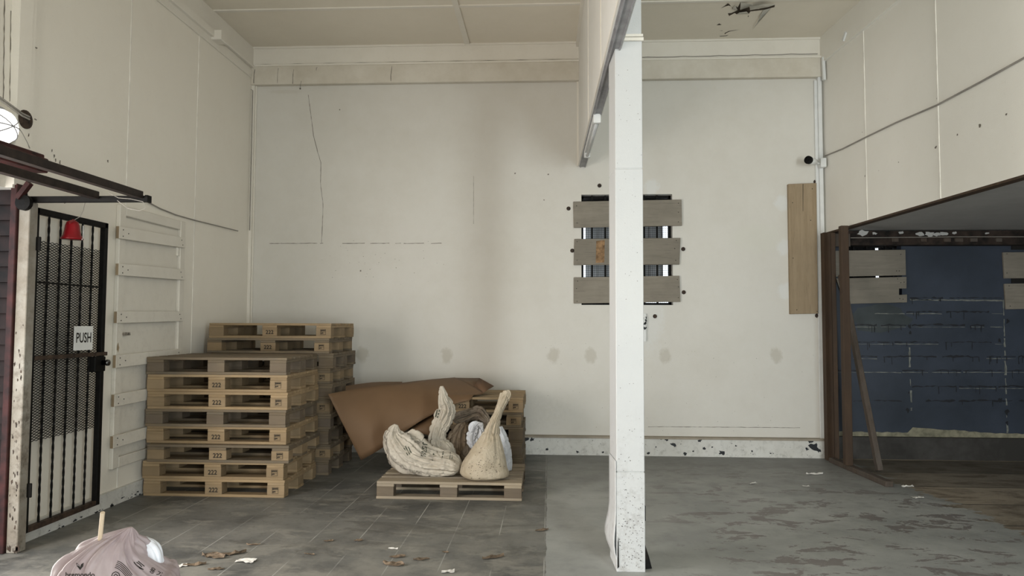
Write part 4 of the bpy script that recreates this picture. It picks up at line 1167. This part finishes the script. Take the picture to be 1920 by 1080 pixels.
stamp(s1b, [('BEST', 13, 796, 843, math.radians(82), 1.0), (strokes([[(-9,0),(9,0)],[(-9,4),(-3,4)],[(0,4),(7,4)],[(-8,-4),(5,-4)]],1.6),1,764,844,math.radians(118),1),
    (strokes([[(-10,0),(-6,0)],[(-4,0),(1,0)],[(3,0),(6,0)],[(8,0),(12,0)]],2.2),1,812,856,math.radians(80),1), (strokes([[(-7,0),(-2,0)],[(0,0),(7,0)]],1.6),1,830,853,math.radians(80),1),
    (strokes([[(-7,0),(7,0)],[(-7,4),(7,4)]],1.2),1,848,854,math.radians(85),1)], 'printed_letters', M_green, s1o)
stamp(s1b, [(([(0,7),(5,1),(6,-4),(1,-3),(-1,-8),(-3,-2),(-5,1),(-2,5)],[[0,1,2,3,4,5,6,7]]),1,773,887,0,1)], 'torn_hole', M_dark, s1o)
Y2 = 6.38
s2o, s2b = sack('sack', [(at(830,872,Y=Y2), .06,.06,.1), (at(828,862,Y=Y2), .13,.12,.1), (at(828,846,Y=Y2), .125,.11,.2), (at(820,828,Y=Y2), .088,.075,.6), (at(822,805,Y=Y2), .080,.055,.7),
     (at(832,785,Y=Y2), .092,.045,.8), (at(838,766,Y=Y2), .088,.04,.8), (at(832,748,Y=Y2), .060,.035,.7), (at(829,734,Y=Y2), .038,.022,.5), (at(828,724,Y=Y2), .014,.01,.2)],
     M_sack, 'tall upright cream sack with a long empty neck, middle of the heap', seed=4, group=GS, folds=(6,11,17))
stamp(s2b, [(strokes([[(-8,0),(-4,0)],[(-2,0),(2,0)],[(4,0),(8,0)],[(-7,4),(6,4)]],2),1,822,776,math.radians(75),1)], 'printed_letters', M_green, s2o)
Y3 = 6.03
s3o, s3b = sack('sack', [(at(908,896,Y=Y3), .14,.12,.02), (at(908,889,Y=Y3), .205,.16,.02), (at(909,874,Y=Y3), .195,.16,.03), (at(913,856,Y=Y3), .165,.145,.04), (at(917,838,Y=Y3), .130,.12,.06), (at(920,822,Y=Y3), .098,.09,.16),
     (at(924,806,Y=Y3), .072,.06,.6), (at(928,788,Y=Y3), .056,.042,.7), (at(936,768,Y=Y3), .046,.032,.7), (at(945,750,Y=Y3), .052,.026,.7), (at(949,738,Y=Y3), .048,.018,.5), (at(948,732,Y=Y3), .022,.01,.2)],
     M_sack2, 'full tan sack with a tall twisted neck, right front of the pallet', seed=8, group=GS, folds=(5,9,16))
b_ = MB(); bv = BVHTree.FromPolygons([tuple(v) for v in s3b.v], s3b.f)
sp = []
for i in range(90):
    px = random.gauss(905,22); py = random.gauss(876,10) if i % 3 else random.uniform(840,885)
    r = random.uniform(.3,1.1); sp.append((([(r,0),(0,r*.6),(-r,0),(0,-r*.6)],[[0,1,2,3]]),1,px,py,random.random()*.6,random.uniform(.8,2.2)))
stamp(s3b, sp, 'dirt_speckle', M_rust, s3o, .0025)
s4o, s4b = sack('sack', [(at(858,868,Y=6.60), .04,.04,.1), (at(858,858,Y=6.60), .12,.085,.1), (at(858,840,Y=6.60), .115,.085,.35), (at(859,822,Y=6.60), .10,.085,.6), (at(862,808,Y=6.60), .078,.065,.8), (at(868,797,Y=6.60), .05,.045,.4), (at(874,793,Y=6.60), .02,.02,.3)],
     M_sack3, 'brown gathered sack behind the tall cream sack', seed=12, group=GS, folds=(7,13,19))
s5o, s5b = sack('sack', [(at(884,872,Y=6.46), .04,.04,.1), (at(884,862,Y=6.46), .10,.08,.1), (at(883,848,Y=6.46), .10,.08,.15), (at(882,838,Y=6.46), .06,.05,.2), (at(882,832,Y=6.46), .02,.02,.2)],
     M_sack4, 'small dark dusty sack low between brown sack and tan sack', seed=15, group=GS, folds=(5,9,15))
s6o, s6b = sack('plastic_bag', [(at(891,842,Y=6.38), .03,.03,.1), (at(890,832,Y=6.38), .065,.05,.6), (at(890,816,Y=6.38), .082,.055,.7), (at(894,802,Y=6.38), .078,.05,.7), (at(900,794,Y=6.38), .04,.025,.3), (at(901,792,Y=6.38), .02,.01,.3)],
     M_wbag, 'crumpled white plastic bag resting on the dark sack', seed=18, cat='bag', folds=(5,11,17))
s7o, s7b = sack('plastic_bag', [(at(946,890,Y=6.36), .04,.04,.2), (at(948,876,Y=6.36), .065,.07,.3), (at(948,850,Y=6.36), .062,.07,.3), (at(942,820,Y=6.36), .045,.05,.3), (at(938,800,Y=6.36), .02,.03,.3)],
     M_wbag, 'white plastic bag squeezed behind the right side of the tan sack', seed=21, cat='bag', folds=(5,9,17))
s8o, s8b = sack('sack', [(at(851,790,Y=6.62), .02,.03,.2), (at(858,786,Y=6.62), .06,.06,.8), (at(872,782,Y=6.62), .066,.06,.9), (at(886,777,Y=6.62), .06,.06,.9), (at(898,774,Y=6.62), .065,.06,.9), (at(910,784,Y=6.6), .045,.05,.4), (at(918,795,Y=6.58), .02,.03,.3)],
     M_sack4, 'crumpled dark empty sack lying on top of the brown sack', seed=24, group=GS, folds=(5,8,13))
s9o, s9b = sack('sack', [(at(920,868,Y=6.56), .08,.06,.1), (at(918,840,Y=6.56), .10,.07,.35), (at(914,812,Y=6.57), .09,.065,.5), (at(908,798,Y=6.58), .06,.05,.5), (at(908,792,Y=6.58), .02,.02,.25)],
     M_sack4, 'dark sack standing at the back of the heap, right of the crumpled dark one', seed=27, group=GS, folds=(5,8,13))

# ------------------------------------------------------------------ table and takeaway bag in the near left
TZ = .745
tb = empty('side_table', (-1.0, 1.35, 0), 'small wooden table below the frame, under the pink plastic bag', 'table')
MB().box(-1.3, 1.05, TZ-.03, -.7, 1.75, TZ).build('table_top', M_plank, tb, bevel=.004)
for x, y in ((-1.27,1.08),(-.73,1.08),(-1.27,1.72),(-.73,1.72)):
    MB().box(x-.02,y-.02,0,x+.02,y+.02,TZ-.03).build('leg', M_plank, tb)
t = NT('pink_translucent_plastic', .35); v = t.pos(obj=True)
c = t.mix(t.step(t.noise(v, 14, 5), .35, .65), (.36,.30,.31), (.50,.44,.45)); t.col(c)
t.b.inputs['Transmission Weight'].default_value = 0.0
tr_ = t.n('ShaderNodeBsdfTranslucent'); t.put(tr_.inputs[0], (.62,.52,.53)); mx = t.n('ShaderNodeMixShader'); mx.inputs[0].default_value = .35
tp = t.n('ShaderNodeBsdfTransparent'); mx2 = t.n('ShaderNodeMixShader'); mx2.inputs[0].default_value = .12
outn = t.t.nodes['Material Output']
t.l(t.b.outputs[0], mx.inputs[1]); t.l(tr_.outputs[0], mx.inputs[2]); t.l(mx.outputs[0], mx2.inputs[1]); t.l(tp.outputs[0], mx2.inputs[2]); t.l(mx2.outputs[0], outn.inputs[0])
M_pink = t.m
YT = 1.42
pb_o, pb_b = sack('takeaway_bag', [(Vector((at(222,1080,Y=YT).x, YT, TZ+.002)), .10,.09,.02), (Vector((at(222,1080,Y=YT).x, YT, TZ+.03)), .128,.11,.06), (at(222,1092,Y=YT), .124,.105,.10), (at(212,1070,Y=YT), .113,.095,.14), (at(202,1049,Y=YT), .096,.083,.18), (at(206,1030,Y=YT), .078,.07,.24), (at(215,1013,Y=YT), .056,.05,.3), (at(229,1000,Y=YT), .030,.028,.3), (at(243,989,Y=YT), .005,.006,.1)],
     M_pink, 'crumpled translucent pink plastic bag with printing, in the near left corner', seed=31, floor=TZ+.001, cat='bag', folds=(8,7,11), n=140, m=120, upright=True)
w_o, w_b = sack('inner_bag', [(at(262,1085,Y=1.46), .06,.03,.1), (at(268,1060,Y=1.46), .050,.03,.12), (at(270,1040,Y=1.46), .042,.025,.15), (at(268,1022,Y=1.46), .030,.02,.15), (at(266,1009,Y=1.46), .012,.01,.15)],
     plain('white_inner_plastic', (.70,.72,.78), .35, .05), None, seed=33, floor=TZ+.001, parent=pb_o, folds=(3,7,9))
# printing on the bag
arcs = []
for k in range(5):
    arcs.append([( -4+ -k*1.2 + s*28*1.0, 4 - k*3.0 - (s**1.6)*26) for s in [i/9 for i in range(10)]])
stamp(pb_b, [('bremondo', 13, 150, 1078, 0, 1.0), (([(0,-4),(-6,4),(-7,10),(-2,7),(0,1),(2,7),(7,10),(6,3)],[[0,1,2,3,4],[0,4,5,6,7]]),1,150,1065,0,1), (strokes(arcs,1.3),1,224,1056,0,1),
    (strokes([[(-9,6),(-4,0),(2,-4),(9,-8)],[(-4,6),(2,2),(6,-3)],[(-1,8),(5,3),(11,-2)],[(0,-4),(6,-7)]],1.8),1,260,1060,0,1), ('용 기', 12, 292, 1074, -.5, 1.0),
    (strokes([[(-8,-4),(-6,3),(0,6),(6,3),(8,-4)],[(-4,-2),(0,2),(4,-2)]],1.6),1,217,1078,0,1)], 'printing', M_ink, pb_o, .0015)
sp0 = at(187, 1016, Y=1.40); sp1 = at(192.5, 961, Y=1.38)
MB().tube([sp0 + (sp0-sp1)*.6, sp1], .0042, 12).build('wooden_stick', M_stick, label='thin bare wooden stick poking up out of the pink plastic bag', cat='stick')

# ------------------------------------------------------------------ litter on the floor
def scrap(px, py, w, h, mat, name, label, cat, curl=.4, seed=0, group=None):
    c = at(px, py, Z=0); rnd = random.Random(seed+int(px*7+py)); s = c.y/F; W_ = w*s/2; L_ = W_*rnd.uniform(.7,1.2)*(1 if h is None else h)
    ang = rnd.uniform(-.5,.5); b = MB(); nx, ny = 7, 5; rows = []
    for i in range(nx):
        r = []
        for j in range(ny):
            u = i/(nx-1)*2-1; v = j/(ny-1)*2-1
            taper = (1-abs(u)**2*.75) if mat is M_leaf else 1-rnd.uniform(0,.3)
            x = u*W_; y = v*L_*taper*.6
            z = .003 + abs(noise.noise(Vector((u*1.4+px, v*1.4, py))))*W_*curl
            r.append((c.x+x*math.cos(ang)-y*math.sin(ang), c.y+x*math.sin(ang)+y*math.cos(ang), z))
        rows.append(r)
    return b.grid(rows).build(name, mat, solid=.0015, label=label, cat=cat, group=group)
L = 'paper_scrap'; Z_ = 'dry_leaf'
for a in [(461,1053,34,1.0,M_paper,L,'white crumpled paper scrap on the floor right of the pink bag','paper'),
          (840,1073,24,1.0,M_paper,L,'white crumpled paper scrap at the bottom edge of the floor, centre left','paper'),
          (737,1030,18,.7,M_paper,L,'small pale paper scrap on tiles below the sack pallet','paper'),
          (338,1062,24,1.0,M_paper,L,'cream crumpled wrapper on the floor beside the pink bag','paper'),
          (1412,907,16,.6,M_paper,L,'left of two small white scraps on the right bay floor','paper'),
          (1511,912,12,.9,M_paper,L,'right of two small white scraps on the right bay floor','paper'),
          (1702,913,22,.35,M_paper,L,'thin white strip on the floor near the timber sill','paper'),
          (1721,934,20,.9,M_paper,L,'white triangular scrap on the floor in front of the dark alcove','paper'),
          (1527,890,30,.3,M_paper,L,'long thin pale sliver on the floor toward the back wall','paper'),
          (1016,995,26,1.0,M_leaf,Z_,'dry brown leaf on the tile and concrete boundary','leaf'),
          (745,1045,30,.8,M_leaf,Z_,'larger dry leaf on tiles, lower centre left','leaf'),
          (738,1059,44,.6,M_leaf,Z_,'long torn dry leaf in front of the larger leaf','leaf'),
          (400,1045,52,.6,M_leaf,Z_,'dry brown leaf litter piece between wrapper and white paper','leaf'),
          (430,1040,60,.5,M_leaf,Z_,'broad dry leaf just behind the white paper scrap','leaf'),
          (365,1060,40,.7,M_leaf,Z_,'dark dry leaf touching the cream wrapper','leaf'),
          (405,1068,30,.5,M_leaf,Z_,'small dry leaf left of the white paper, nearest the camera','leaf'),
          (616,1015,18,.7,M_leaf,Z_,'small dry leaf alone on the tiles below the pallets gap','leaf'),
          (672,1014,16,.7,M_leaf,Z_,'small dry leaf right of the lone tile leaf','leaf'),
          (475,1022,26,.5,M_leaf,Z_,'small flat dry leaf behind the white paper scrap','leaf'),
          (835,1036,14,.8,M_leaf,Z_,'small dry leaf on tiles right of the pale scrap','leaf'),
          (790,1050,30,.5,M_leaf,Z_,'thin dry leaf between the larger leaf and the right paper scrap','leaf'),
          (925,1046,44,.5,M_leaf,Z_,'flat dry leaf on tiles near the concrete edge','leaf'),
          (580,1040,22,.4,M_leaf,Z_,'thin dry twig-like leaf on the middle tiles','leaf')]:
    scrap(*a)
